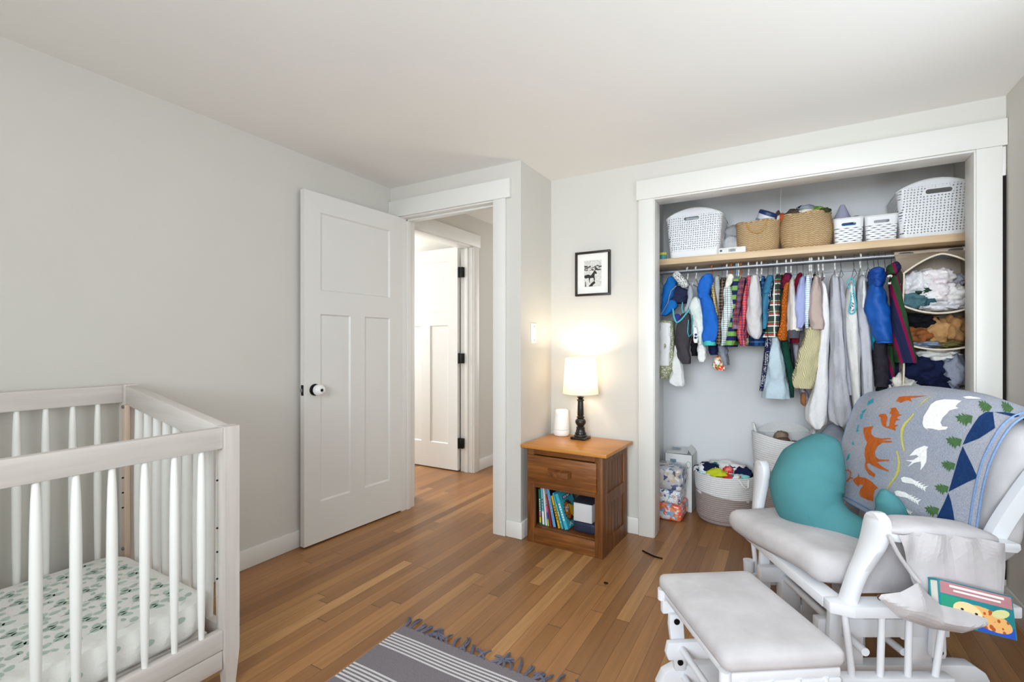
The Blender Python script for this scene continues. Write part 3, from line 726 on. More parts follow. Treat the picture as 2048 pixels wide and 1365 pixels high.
def paddle(st, d, t=.017):
    st = [tuple(s) for s in st]; n = 26; rings = []
    for i in range(n + 1):
        z = st[0][0] + (st[-1][0] - st[0][0]) * i / n; l, w = interp(st, z)
        e = .006
        rings.append([(l + a, d + b, z) for a, b in ((-t, -w + e), (-t + e, -w), (t - e, -w), (t, -w + e), (t, w - e), (t - e, w), (-t + e, w), (-t, w - e))])
    return MB().loft(rings)
near = [(.372, 1.030, .026), (.42, 1.046, .026), (.46, 1.062, .028), (.50, 1.084, .033), (.54, 1.104, .040), (.575, 1.116, .0445), (.60, 1.120, .044), (.62, 1.121, .039), (.634, 1.121, .029), (.6405, 1.121, .014)]
G(paddle(near, 1.472), 'arm_post', gw, sharp=50)
far = [(z, 1.086 + (l - 1.03) * .25, w) for z, l, w in near]
G(paddle(far, 2.128), 'arm_post', gw, sharp=50)
def arm(d, w, dl=0):
    # padded arm
    st = [(1.128 + dl, .588, .612), (1.20 + dl, .575, .624), (1.30 + dl, .560, .617), (1.40 + dl, .548, .606), (1.449 + dl, .545, .592)]
    rings = []
    for i in range(15):
        l = st[0][0] + (st[-1][0] - st[0][0]) * i / 14; zb, zt = interp(st, l); e = 1 - .35 * (abs(i - 7) / 7) ** 4
        rings.append([(l, d + w * e * math.copysign(abs(math.cos(a)) ** .6, math.cos(a)), (zb + zt) / 2 + (zt - zb) / 2 * e * math.copysign(abs(math.sin(a)) ** .6, math.sin(a))) for a in (2 * PI * k / 18 for k in range(18))])
    G(MB().loft(rings), 'arm_pad', suede, sharp=60)
    G(MB().prism([(1.12 + dl, .570), (1.500 + dl, .535), (1.512 + dl, .545), (1.510 + dl, .562), (1.12 + dl, .592)], d - w * .72, d + w * .72, ZX, .003), 'arm_board', gw)
arm(1.468, .062); arm(2.128, .055, .05)
# seat frame
for d, dl in ((1.462, 0), (2.128, .05)):
    q = d + (.034 if d < 1.8 else -.034); o_ = d - (.034 if d < 1.8 else -.034)
    G(MB().prism([(1.52 + dl, o_), (1.02 + dl, o_), (.966 + dl, o_ + (q - o_) * .45), (.968 + dl, q), (1.52 + dl, q)], .338, .372, None, .004), 'seat_rail', gw)
    G(MB().box(.994 + dl, 1.335 + dl, d - .02, d + .02, .112, .150, .006), 'lower_rail', gw)
    for lt, lb in ((1.0095, 1.033), (1.124, 1.118), (1.207, 1.202), (1.3126, 1.285)):
        G(MB().tube([(lb + dl, d - .004, .146), (lt + dl, d - .004, .342)], .0098, 12), 'spindle', gw)
G(MB().prism([(.968, 1.496), (1.03, 1.496), (1.03, 2.10), (.985, 2.10)], .336, .370, None, .004), 'front_rail', gw)
G(MB().box(1.47, 1.52, 1.50, 2.10, .334, .370, .004), 'rear_rail', gw)
G(MB().tube([(1.090, 1.48, .206), (1.125, 2.12, .196)], .0125, 14), 'cross_dowel', gw)
G(MB().tube([(1.050, 2.128, .13), (1.050, 2.128, .20)], [.020, .024], 14), 'rail_end_knob', gw)
# glider base
for d in (1.615, 1.985):
    G(MB().prism([(.98, 0), (1.50, 0), (1.585, .006), (1.592, .03), (1.575, .062), (1.54, .086), (1.50, .090), (1.03, .090), (.995, .07), (.972, .03)], d - .022, d + .022, ZX, .004), 'base_skid', gw)
    G(MB().box(1.330, 1.402, d - .014, d + .014, .085, .30, .003), 'base_upright', gw)
    G(MB().box(1.100, 1.172, d - .014, d + .014, .085, .30, .003), 'base_upright', gw)
    G(MB().box(1.02, 1.46, d - .016, d + .016, .178, .240, .004), 'base_top_rail', gw)
    for l in (1.06, 1.40):
        G(MB().prism([(l - .024, .14), (l - .02, .125), (l + .02, .125), (l + .024, .14), (l + .016, .335), (l - .016, .335)], d - (.044 if d < 1.8 else -.024), d - (.024 if d < 1.8 else -.044), ZX, .003), 'swing_arm', gw)
        G(MB().cyl((l, d - .050 if d < 1.8 else d + .044, .148), (l, d - .043 if d < 1.8 else d + .050, .148), .008, n=14), 'bolt', black_metal)
for l0, l1 in ((1.190, 1.238), (1.248, 1.300)):
    G(MB().box(l0, l1, 1.765, 1.785, .01, .185, .003), 'base_slat', gw)
for l, z in ((1.33, .11), (1.33, .165)): G(MB().tube([(l, 1.63, z), (l, 1.97, z)], .0125, 12), 'base_dowel', gw)
G(MB().box(1.10, 1.175, 1.955, 1.97, .06, .20, .003), 'base_slat', gw); G(MB().box(1.185, 1.26, 1.955, 1.97, .06, .20, .003), 'base_slat', gw)
G(MB().box(1.066, 1.17, 2.03, 2.06, .136, .198, .004), 'pivot_bracket', gw)
G(MB().cyl((1.092, 2.022, .172), (1.092, 2.031, .172), .010, n=16), 'bolt', black_metal)
# seat cushion
def tilt(p):
    k = smooth(1.62, 2.05, p.y) * (1 - smooth(1.0, 1.22, p.x))
    p.z -= (p.x - .98) * .085 + .026 * k; p.x -= .028 * k + .012 * smooth(1.6, 1.8, p.y) * (1 - smooth(1.0, 1.1, p.x)); return p
m = MB().rbox((1.215, 1.812, .430), (.490, .560, .098), .045, 8, .007, fn=tilt)
sc = G(m, 'seat_cushion', suede, sharp=0); sc.data.polygons.foreach_set('use_smooth', [True] * len(sc.data.polygons))
pip = []
# back frame and back cushion
for d in (1.478, 2.122):
    cl = catmull([(1.40, d, .372), (1.485, d, .565), (1.565, d, .690), (1.655, d, .81), (1.69, d, .87)], 6)
    m = MB(); m.loft([[(p.x + a, p.y + b, p.z - a * .6) for a, b in ((-.021, -.014), (.021, -.014), (.021, .014), (-.021, .014))] for p in cl]); G(m, 'back_stile', gw, sharp=50)
G(MB().box(1.675, 1.705, 1.48, 2.12, .80, .87, .006), 'back_top_rail', gw)
def backfn(p):                        # cushion built upright: x thickness, z height -> leaned
    z = p.z; p.x += 1.475 + (z - .45) * .27 + .10 * max(0, z - .62) * max(0, z - .62); return p
m = MB().rbox((.062, 1.80, .682), (.125, .600, .462), .055, 9, 0)
vv = []
for x, y, z in m.v:
    w = .010 * math.sin((z - .45) * 2 * PI / .125) * max(0, 1 - abs(x - .062) / .07) * (1 if abs(y - 1.8) > .24 else .3)
    q = Vector((x, y + (w if y < 1.8 else -w), z)); q = backfn(q); vv.append(tuple(q))
m.v = vv
bc = G(m, 'back_cushion', suede, sharp=0); bc.data.polygons.foreach_set('use_smooth', [True] * len(bc.data.polygons))
G(MB().tube(catmull([(1.59, 1.487, .925), (1.625, 1.484, .88), (1.655, 1.483, .80)], 6), .006, 6), 'cushion_strap', black_metal)
# side drape with magazine pocket on the near arm
def soft(poly, d, bulge, wrinkle=.004, sub=3, thick=.006):
    """cloth panel outlined in (sideways, up) hanging at depth d, bellied towards the viewer"""
    bm = bmesh.new(); vs = [bm.verts.new((x, 0, z)) for x, z in poly]; bm.faces.new(vs).normal_update()
    bmesh.ops.triangulate(bm, faces=bm.faces[:]); bmesh.ops.subdivide_edges(bm, edges=bm.edges[:], cuts=sub, use_grid_fill=True)
    bmesh.ops.triangulate(bm, faces=bm.faces[:]); bmesh.ops.subdivide_edges(bm, edges=bm.edges[:], cuts=1)
    n = len(poly)
    def edist(x, z):
        best = 9
        for i in range(n):
            a, b = Vector(poly[i]), Vector(poly[(i + 1) % n]); p = Vector((x, z)); t = max(0, min(1, (p - a).dot(b - a) / max(1e-9, (b - a).length_squared)))
            best = min(best, (p - a - (b - a) * t).length)
        return best
    for v in bm.verts:
        e = min(1, edist(v.co.x, v.co.z) / .05); v.co.y = d - bulge * (1 - (1 - e) ** 2) + wrinkle * noise.noise(Vector((v.co.x * 14, v.co.z * 5, d * 9)))
    m = MB().bm(bm); return m
ZP = .60
m = soft([(1.128, .600), (1.20, .605), (1.30, .595), (1.40, .583), (1.450, .570), (1.446, .50), (1.440, .43), (1.425, .37), (1.33, .365), (1.20, .39), (1.170, .47)], 1.404, .004, .010)
m.v = [(x, y + .006 * math.sin(x * 70) * smooth(.50, .57, z), z) for x, y, z in m.v]
dr_ = G(m, 'side_drape', suede, sharp=0)
inner = soft([(1.12, .596), (1.30, .58), (1.33, .375), (1.07, .372), (1.075, .44), (1.098, .50)], 1.512, -.008, .006)
G(inner, 'inner_drape', suede, sharp=0)
pk = soft([(1.130, .492), (1.160, .460), (1.194, .430), (1.25, .416), (1.328, .396), (1.322, .370), (1.255, .350), (1.170, .362), (1.075, .396), (1.022, .448), (1.030, .458), (1.08, .466)], 1.338, .032, .004)
G(pk, 'side_pocket', suede, sharp=0)
G(MB().tube(catmull([(1.100, 1.402, .598), (1.125, 1.398, .545), (1.152, 1.39, .50), (1.168, 1.376, .472)], 5), [.006] * 16, 8), 'drape_edge', suede, sharp=60)
G(MB().cyl((1.052, 1.374, .432), (1.050, 1.368, .432), .007, n=14), 'snap_button', plain((110, 90, 78), .3, .7, .5, .05, 40, 'snap'))

# children's book in the pocket
BA = RV(1.212, 1.399, .478); ax = (RV(.200, -.012, -.046)).normalized(); dn = RV(-.10, -.34, -.90); dn = (dn - ax * dn.dot(ax)).normalized(); nn = ax.cross(dn)
pb = thing('padded_book', 'colourful giraffe board book tucked in the side pocket of the glider', 'book', BA)
B4 = Matrix((ax, dn, nn)).transposed().to_4x4()
gir = NT('giraffe_cover'); co = gir.obj(); v = gir.n('TexVoronoi'); v.inputs['Scale'].default_value = 60; gir.t.links.new(co, v.inputs['Vector'])
gir = gir.done(gir.mix(gir.math('LESS_THAN', v.outputs['Distance'], .36), lin((232, 176, 108)), lin((178, 88, 40))), .25, 0, .5)
teal_c, tan_c, ink_c = C_(26, 132, 142), C_(240, 214, 160), C_(30, 30, 40)
t = .034                                   # near cover at nn = -t, far cover at nn = 0
m = MB().box(0, .205, .002, .112, -t, -t + .003, .001, B4).box(0, .205, .002, .112, -.003, 0, .001, B4).box(-.002, .207, 0, .006, -t, 0, .002, B4)
cv = m.build('cover', teal_c, pb)
MB().box(.004, .201, .006, .110, -t + .003, -.003, 0, B4).build('pages', paper, pb, 0)
def art(polys, mt, k):
    a = MB()
    for q in polys: a.add([(x, y, -t - .0005 * k) for x, y in q], [tuple(range(len(q)))], B4)
    a.build('cover_art', mt, cv, 0)
art([rect(.004, .201, .004, .036)], C_(186, 128, 134), 1)
art([rect(.03, .18, .010, .016), rect(.04, .17, .021, .026)], white_, 2)
art([rect(.004, .06, .04, .108)], C_(40, 150, 120), 1); art([rect(.10, .201, .085, .111)], C_(36, 80, 190), 1)
art([ell(.130, .076, .066, .026, 22, .2)], gir, 2); art([ell(.075, .070, .040, .024, 20, .1)], tan_c, 3); art([ell(.045, .094, .03, .012, 16, .3)], gir, 3)
art([ell(.060, .066, .0045, .003, 10), ell(.098, .070, .0045, .003, 10)], ink_c, 4); art([ell(.165, .055, .026, .011, 14, -.3)], C_(214, 214, 150), 4)
MB().box(.012, .196, -.0012, .0, -t + .006, -.006, 0, B4).build('spine_label', C_(216, 150, 160), cv, 0)

# ================================================================ BLANKET over the chair back
NB = RV(0, 0)
PRO = [(1.405, .475), (1.432, .555), (1.448, .62), (1.466, .70), (1.488, .79), (1.510, .86), (1.533, .915), (1.565, .950), (1.605, .963), (1.650, .955), (1.690, .925), (1.705, .87), (1.712, .80)]
PC = catmull([(a, 0, b) for a, b in PRO], 5); PLN = [0]
for a, b in zip(PC, PC[1:]): PLN.append(PLN[-1] + (b - a).length)
PT = PLN[-1]
def prof(t):
    s = t * PT
    for i in range(len(PC) - 1):
        if s <= PLN[i + 1]:
            f = (s - PLN[i]) / (PLN[i + 1] - PLN[i]); return PC[i].lerp(PC[i + 1], f)
    return PC[-1]
DN, DF = 1.470, 2.125
def bl(u, v, off=0):
    """u across the chair (0 near side .. 1 far side), v from the front hem up and over the back"""
    hem = .05 * (1 - smooth(0, .5, u)) * 0 + .035 * u
    t = max(0, hem + v * (1 - hem)); p = prof(t)
    q = prof(min(1, t + .01)) - prof(max(0, t - .01)); nrm = Vector((-q.z, 0, q.x)).normalized()      # outwards (front)
    bow = .022 * math.sin(PI * min(1, max(0, u))) + .002
    wr = .004 * noise.noise(Vector((u * 3, v * 4, 1.5))) + .003 * math.sin(u * 9 + v * 3)
    drop = Vector((0, 0, -.026 * (1 - smooth(0, .35, u)) * smooth(.35, .7, t) - .020 * smooth(.75, 1, u) * smooth(.35, .7, t)))
    d = DN + (DF - DN) * u + .020 * (1 - u) * math.sin(v * 5)
    return Vector((p.x, d, p.z)) + nrm * (bow + wr + off) + drop
wool = NT('grey_wool'); co = wool.obj(); f = wool.noise(co, 260, 3, .7); g = wool.noise(co, 9, 3)
wool.bump(f, .35, .003); wool = wool.done(wool.mix(.5, wool.ramp(f, [(.3, lin((108, 117, 136))), (.7, lin((184, 188, 198)))]), wool.ramp(g, [(.3, lin((138, 147, 164))), (.7, lin((166, 164, 168)))])), .97, 0, .08)
def wl_(c): return cloth(c, .12, .3, 200)
cols = [wool, wl_((24, 52, 96)), wl_((182, 92, 38)), wl_((240, 240, 238)), wl_((72, 104, 66)), wl_((196, 188, 92)), wl_((40, 150, 166)), wl_((112, 138, 176))]
bk = thing('blanket', 'grey wool blanket with woodland animals, pine trees and navy peaks over the chair back', 'blanket', GO, YAW)
m = MB(); nu, nv = 44, 60
top = [[bl(i / nu, j / nv, .008) for i in range(nu + 1)] for j in range(nv + 1)]; bot = [[bl(i / nu, j / nv, .001) for i in range(nu + 1)] for j in range(nv + 1)]
vs = [p for r in top for p in r] + [p for r in bot for p in r]; n1 = (nu + 1) * (nv + 1); fs = []
id_ = lambda i, j: j * (nu + 1) + i
for j in range(nv):
    for i in range(nu):
        fs.append((id_(i, j), id_(i + 1, j), id_(i + 1, j + 1), id_(i, j + 1))); fs.append((id_(i, j) + n1, id_(i, j + 1) + n1, id_(i + 1, j + 1) + n1, id_(i + 1, j) + n1))
for j in range(nv):
    for i in (0, nu): fs.append((id_(i, j), id_(i, j + 1), id_(i, j + 1) + n1, id_(i, j) + n1))
for i in range(nu):
    for j in (0, nv): fs.append((id_(i, j), id_(i + 1, j), id_(i + 1, j) + n1, id_(i, j) + n1))
m.add(vs, fs)
# woven-in motifs: outlines laid on the cloth
cloth_tree = BVHTree.FromPolygons([tuple(p) for p in vs[:n1]], [f for f in fs if max(f) < n1])
def px2cloth(u, v):
    o = Vector((0, 0, ZC)); d = Vector(((u - 1024) / FP, 1, (HY - v) / FP)).normalized()
    h, nrm, _, _ = cloth_tree.ray_cast(o, d)
    if h is None: return None
    if nrm.dot(d) > 0: nrm = -nrm
    return h + nrm * .0012
def motif(ci, pts, zoom=None, fine=6):
    """motif outline given in the photo's pixels, found on the draped cloth"""
    if zoom: pts = [(zoom[0] + x / zoom[2], zoom[1] + y / zoom[2]) for x, y in pts]
    bm = bmesh.new(); vv = [bm.verts.new((x, y, 0)) for x, y in pts]; bm.faces.new(vv).normal_update()
    bmesh.ops.triangulate(bm, faces=bm.faces[:])
    for _ in range(4):
        es = [e for e in bm.edges if e.calc_length() > fine * 1.6]
        if not es: break
        bmesh.ops.subdivide_edges(bm, edges=es, cuts=1); bmesh.ops.triangulate(bm, faces=bm.faces[:])
    res = {v: px2cloth(v.co.x, v.co.y) for v in bm.verts}
    bad = [v for v, h in res.items() if h is None]
    for v, h in res.items():
        if h is not None: v.co = h
    if bad: bmesh.ops.delete(bm, geom=bad, context='VERTS')
    m.mi = ci; m.bm(bm); m.mi = 0
Z4 = (1640, 770, 1856 / 408)           # crop used when reading the outlines
# fox, squirrel, horse, deer (orange)
motif(2, [(693, 150), (720, 112), (780, 104), (900, 103), (980, 100), (870, 118), (825, 125), (838, 158), (800, 142), (770, 150), (740, 165), (720, 158)], Z4)
motif(2, [(530, 282), (560, 265), (600, 268), (618, 300), (605, 345), (610, 385), (632, 375), (640, 310), (655, 275), (632, 262), (650, 235), (642, 215), (690, 208), (716, 245), (722, 268), (752, 278), (720, 285), (700, 305), (735, 322), (695, 325), (680, 365), (718, 368), (685, 390), (690, 420), (640, 402), (605, 393), (570, 375), (556, 330), (556, 300)], Z4)
motif(2, [(398, 392), (425, 385), (488, 376), (470, 415), (468, 450), (500, 478), (560, 490), (640, 486), (650, 494), (560, 506), (660, 514), (655, 526), (570, 528), (525, 560), (502, 610), (505, 655), (540, 680), (635, 684), (630, 695), (560, 698), (520, 705), (560, 740), (630, 782), (625, 792), (540, 765), (480, 735), (445, 712), (428, 725), (440, 760), (505, 815), (498, 845), (450, 820), (415, 770), (408, 730), (418, 690), (408, 640), (412, 580), (432, 525), (412, 490), (398, 440)], Z4)
motif(2, [(300, 868), (318, 850), (345, 838), (350, 806), (364, 840), (420, 850), (470, 880), (505, 915), (530, 940), (500, 960), (490, 1000), (488, 1062), (440, 1050), (372, 1020), (358, 985), (372, 945), (395, 920), (372, 905), (350, 930), (340, 915), (322, 905)], Z4)
motif(2, [(305, 850), (280, 838), (290, 800), (268, 775), (232, 772), (234, 782), (262, 784), (278, 805), (270, 840), (248, 870), (220, 884), (222, 892), (255, 884), (282, 850), (300, 862)], Z4)
# polar bear, birds, feathers (white)
motif(3, [(945, 385), (935, 350), (945, 290), (985, 225), (1010, 180), (1060, 148), (1130, 135), (1230, 138), (1290, 148), (1250, 178), (1235, 200), (1262, 215), (1220, 225), (1180, 235), (1155, 265), (1118, 300), (1098, 345), (1115, 380), (1165, 385), (1150, 408), (1080, 415), (1020, 400), (975, 398), (995, 415), (965, 400)], Z4)
motif(3, [(1300, 112), (1360, 106), (1420, 116), (1470, 128), (1400, 130), (1330, 128)], Z4)
motif(3, [(815, 648), (870, 590), (925, 566), (950, 556), (988, 566), (972, 590), (975, 650), (970, 700), (945, 745), (915, 780), (922, 730), (915, 700), (860, 712), (800, 748), (840, 705), (780, 690), (850, 685), (900, 655), (880, 640)], Z4)
for ox, oy, k in ((0, 0, 1.0), (-58, 125, .98), (-45, 262, .62)):
    def fe(q): return [(740 + ox + (x - 740) * k, 850 + oy + (y - 850) * k) for x, y in q]
    motif(3, fe([(738, 850), (765, 838), (830, 852), (880, 880), (930, 918), (968, 942), (955, 952), (900, 922), (850, 905), (790, 895), (750, 885)]), Z4)
    for j in range(4):
        bx_, by_ = 862 + j * 26, 888 + j * 14
        motif(3, fe([(bx_, by_), (bx_ + 22, by_ - 6), (bx_ + 50, by_ - 10), (bx_ + 26, by_ + 6)]), Z4); motif(3, fe([(bx_, by_ + 10), (bx_ + 14, by_ + 18), (bx_ + 24, by_ + 44), (bx_ + 2, by_ + 26)]), Z4)
# yellow stems
def ribbon(ci, pts, w):
    L, R = [], []
    for i, (x, y) in enumerate(pts):
        a = Vector(pts[max(0, i - 1)]); b = Vector(pts[min(len(pts) - 1, i + 1)]); t = (b - a).normalized(); ww = w * (1.15 - abs(i / (len(pts) - 1) - .5) * 1.2)
        L.append((x - t.y * ww, y + t.x * ww)); R.append((x + t.y * ww, y - t.x * ww))
    motif(ci, L + R[::-1], Z4)
ribbon(5, [(858, 262), (820, 310), (775, 355), (750, 405), (745, 470), (752, 540), (768, 610)], 11)
ribbon(5, [(698, 605), (715, 650), (722, 710), (715, 780), (690, 840), (650, 890), (612, 948)], 11)
ribbon(5, [(1000, 118), (960, 140), (930, 165), (905, 200)], 5)
# pine trees (green), growing towards the far side
for x, y, s, r_ in ((1310, 325, 1.0, 0), (1215, 530, .92, .1), (1165, 745, .82, .12), (1105, 955, .82, .08), (1015, 1155, .85, .1), (1490, 205, .85, .45), (1690, 212, .8, .6)):
    P_ = [(-82, -38), (-40, -40), (-52, -62), (-10, -38), (-22, -70), (28, -38), (10, -58), (82, -40), (76, -10), (70, 36), (40, 12), (58, 14), (34, 30), (20, 62), (8, 24), (-2, 52), (-18, 12), (-34, 34), (-36, 2), (-60, 14), (-54, -14)]
    motif(4, [(x + s * (a * math.cos(r_) - b * math.sin(r_)), y + s * (a * math.sin(r_) + b * math.cos(r_))) for a, b in P_], Z4, 5)
# navy peaks along the near border
motif(1, [(1575, 250), (1595, 395), (1530, 438), (1450, 490), (1300, 548), (1340, 460), (1400, 360), (1450, 290), (1510, 250)], Z4)
motif(1, [(1302, 560), (1330, 620), (1380, 720), (1438, 848), (1350, 885), (1250, 935), (1172, 975), (1200, 880), (1235, 760), (1270, 640)], Z4)
motif(1, [(1170, 985), (1195, 1060), (1215, 1160), (1230, 1270), (1040, 1260), (1080, 1180), (1130, 1080)], Z4)
motif(1, [(1590, 252), (1680, 252), (1780, 268), (1860, 305), (1900, 350), (1780, 300), (1690, 275)], Z4)
# teal diamonds along the far border
for q in ([(440, 150), (490, 126), (486, 160), (430, 190)], [(380, 245), (428, 218), (405, 250), (385, 262)], [(366, 270), (392, 262), (385, 310), (370, 318)], [(345, 372), (362, 360), (345, 405), (358, 425), (330, 430)], [(290, 530), (302, 516), (314, 540), (298, 550)], [(256, 640), (272, 624), (268, 670), (236, 700)]): motif(6, q, Z4)
body = place(m, LO).build('wool_throw', cols, bk, 60)
# blue bound edges
def edge(pts, name='bound_edge'): place(MB().tube(pts, .0034, 8), LO).build(name, cols[7], bk, 60)
edge([bl(0, j / 60, .006) + Vector((0, -.003, 0)) for j in range(61)]); edge([bl(.025, j / 60, .0085) for j in range(61)])
edge([bl(1, j / 60, .006) for j in range(61)]); edge([bl(i / 40, 0, .005) for i in range(41)]); edge([bl(i / 40, .022, .0075) for i in range(41)])

# ================================================================ NURSING PILLOW
def lp(u, v, d): return Vector(((u - 1024) / FP * d, d, ZC + (HY - v) / FP * d))
teal = plain((76, 131, 136), .95, 0, .12, .06, 10, 'teal_velour', .2, 500)
PP = [(1672, 905, 2.02, .030), (1650, 905, 2.01, .085), (1625, 935, 1.985, .122), (1612, 975, 1.955, .132), (1622, 1012, 1.915, .126), (1652, 1044, 1.865, .102), (1694, 1066, 1.80, .078), (1738, 1076, 1.74, .064), (1774, 1058, 1.70, .054), (1781, 1024, 1.69, .046), (1772, 998, 1.69, .034), (1765, 982, 1.69, .010)]
pts = [lp(u, v, d) for u, v, d, r in PP]; cl = catmull(pts, 6); rr = []
rk = [(i / (len(PP) - 1), p[3]) for i, p in enumerate(PP)]
for i in range(len(cl)): rr.append(interp(rk, i / (len(cl) - 1))[0])
rr[0] = .01
np_ = thing('nursing_pillow', 'teal crescent nursing pillow resting on the glider seat against the blanket', 'pillow', GO, YAW)
m = MB(); m.tube(cl, rr, 28)
m.v = [(x + .003 * noise.noise(Vector((x * 9, y * 9, z * 9))), y, z + .003 * noise.noise(Vector((x * 14, z * 14, y * 14)))) for x, y, z in m.v]
b = place(m, LO).build('cover', teal, np_, 0); b.data.polygons.foreach_set('use_smooth', [True] * len(b.data.polygons))
sm = []
for i in range(6, len(cl) - 5):
    a = cl[max(0, i - 1)]; c = cl[min(len(cl) - 1, i + 1)]; t = (c - a).normalized(); w = t.cross(Vector((0, 1, 0))).normalized()
    ang = -1.0; up = w.cross(t); sm.append(cl[i] + (w * math.cos(ang) * -1 + Vector((0, -1, 0)) * .8).normalized() * rr[i] * .995)
place(MB().tube(sm, .0016, 5), LO).build('seam', cloth((74, 142, 148)), np_, 60)

# ================================================================ OTTOMAN
OO = RV(.672, 1.422)
ot = thing('glider_ottoman', 'white wooden gliding ottoman with a flat greige cushion in front of the glider', 'ottoman', OO, YAW + math.radians(4.5))
def Q(m, name, mt, sharp=35): return m.build(name, mt, ot, sharp)
m = MB().rbox((0, 0, .358), (.328, .446, .054), .024, 8, .010); o = Q(m, 'cushion', suede, 0); o.data.polygons.foreach_set('use_smooth', [True] * len(o.data.polygons))
Q(MB().box(-.150, .150, -.212, .212, .308, .332, .004), 'deck', gw)
for s, d in ((1, .203), (-1, -.203)):
    Q(MB().cyl((-.152, d, .30), (-.152, d, .335), .015, n=14), 'corner_post', gw)
    Q(MB().box(-.155, .15, d - .012, d + .012, .255, .308, .005), 'side_rail', gw)
    dd = d - s * .02
    for l in (-.115, .115):
        Q(MB().prism([(l - .022, .262), (l - .024, .225), (l - .004, .075), (l + .03, .075), (l + .034, .1), (l + .022, .262)], dd - .010, dd + .010, ZX, .003), 'swing_arm', gw)
        for z, q in ((.240, l), (.105, l + .012)):
            Q(MB().cyl((q, dd - .014, z), (q, dd + .014, z), .0095, n=14), 'bolt', black_metal)
    Q(MB().prism([(-.152, .128), (-.160, .150), (-.152, .186), (.152, .186), (.160, .150), (.152, .128)], d - s * .045 - .011, d - s * .045 + .011, ZX, .004), 'lower_rail', gw)
    Q(MB().prism([(-.165, 0), (.165, 0), (.172, .02), (.15, .062), (.11, .082), (-.11, .082), (-.15, .062), (-.172, .02)], d - .018, d + .018, ZX, .004), 'base_skid', gw)
    for l in (-.11, -.037, .037, .11): Q(MB().cyl((l, d + s * .004, .17), (l, d + s * .004, .31), .0095, n=12), 'spindle', gw)
for l, z in ((-.108, .165), (-.085, .048), (.1, .048), (.1, .165)): Q(MB().tube([(l, -.20, z), (l, .20, z)], .0105, 12), 'cross_dowel', gw)
# ================================================================ CLOSET
SZ0, SZ1, SYF, RODY, RODZ = 1.688, 1.729, 3.28, 3.40, 1.655
shelf_w = wood('pine_shelf', (232, 206, 172), (208, 174, 130), 'x', .45, .7)
tag(MB().box(-.818, XR - .002, SYF, YCB - .001, SZ0, SZ1, .003).build('closet_shelf', shelf_w), 'light pine shelf across the closet holding the row of baskets', 'shelf')
struct('trim_11', MB().box(-.818, XR - .002, YCB - .02, YCB, SZ0 - .07, SZ0 - .001, .002), closet_paint)
rod = tag(MB().cyl((-.819, RODY, RODZ), (XR - .001, RODY, RODZ), .0165, n=24).build('closet_rod', steel), 'grey metal closet rod below the pine shelf', 'closet rod')
MB().lathe([(.001, 0), (.032, 0), (.032, .006), (.022, .01), (.022, .03), (.001, .03)], n=24, M=Matrix.Translation((XR - .002, RODY, RODZ)) @ Matrix.Rotation(-PI / 2, 4, 'Y')).build('rod_socket', white_plastic, rod)
p0 = P(1557, 379, Y=3.52); p1 = P(1561, 432, Y=3.52)
pc = tag(MB().tube([(0, 0, H - p1.z), (.002, 0, (p0.z - p1.z)), (0, 0, 0)], .003, 6).build('pull_cord', white_plastic, None, 40, p1), 'white pull cord hanging above the woven baskets in the closet', 'pull cord')

# ---- baskets on the shelf
def perforated(scale, rad, slot, rnd=.22, slit=False):
    """white plastic with real openings; slot = (x0, z0, half length, half height, front y limit)"""
    N = NT('perforated_plastic'); X, Y, Z = N.sep(N.obj()); T = N.math('ADD', X, Y); cb = N.n('CombineXYZ'); N.t.links.new(T, cb.inputs[0]); N.t.links.new(Z, cb.inputs[1])
    if not slit:
        v = N.n('TexVoronoi', voronoi_dimensions='2D', distance='MINKOWSKI'); v.inputs['Scale'].default_value = scale; v.inputs['Randomness'].default_value = rnd; v.inputs['Exponent'].default_value = 1.2
        N.t.links.new(cb.outputs[0], v.inputs['Vector']); hole = N.math('LESS_THAN', v.outputs['Distance'], rad)
    else:
        r = N.math('MULTIPLY', Z, 84.0); row = N.math('FLOOR', r); fz_ = N.math('ABSOLUTE', N.math('SUBTRACT', N.math('FRACT', r), .5))
        c = N.math('ABSOLUTE', N.math('SUBTRACT', N.math('FRACT', N.math('ADD', N.math('MULTIPLY', T, 23.0), N.math('MULTIPLY', row, .5))), .5))
        hole = N.math('LESS_THAN', N.math('ADD', N.math('MULTIPLY', fz_, 2.4), N.math('MULTIPLY', c, 1.1)), .46)
    lo, hi = slot[5], slot[6]
    hole = N.math('MULTIPLY', hole, N.math('MULTIPLY', N.math('GREATER_THAN', Z, lo), N.math('LESS_THAN', Z, hi)))
    dx = N.math('MAXIMUM', N.math('SUBTRACT', N.math('ABSOLUTE', N.math('SUBTRACT', X, slot[0])), slot[2]), 0); dz = N.math('SUBTRACT', Z, slot[1])
    ds = N.math('SQRT', N.math('ADD', N.math('MULTIPLY', dx, dx), N.math('MULTIPLY', dz, dz))); fr = N.math('LESS_THAN', Y, slot[4])
    rim = N.math('MULTIPLY', N.math('LESS_THAN', ds, slot[3] * 1.7), fr); hole = N.math('MULTIPLY', hole, N.math('SUBTRACT', 1.0, rim))
    hole = N.math('MAXIMUM', hole, N.math('MULTIPLY', N.math('LESS_THAN', ds, slot[3]), fr))
    N.done(lin((236, 236, 238)), .42, 0, .45)
    tr = N.n('BsdfTransparent'); mx = N.n('MixShader'); N.t.links.new(hole, mx.inputs[0]); N.t.links.new(N.b.outputs[0], mx.inputs[1]); N.t.links.new(tr.outputs[0], mx.inputs[2]); N.t.links.new(mx.outputs[0], N.out.inputs[0])
    return N.m
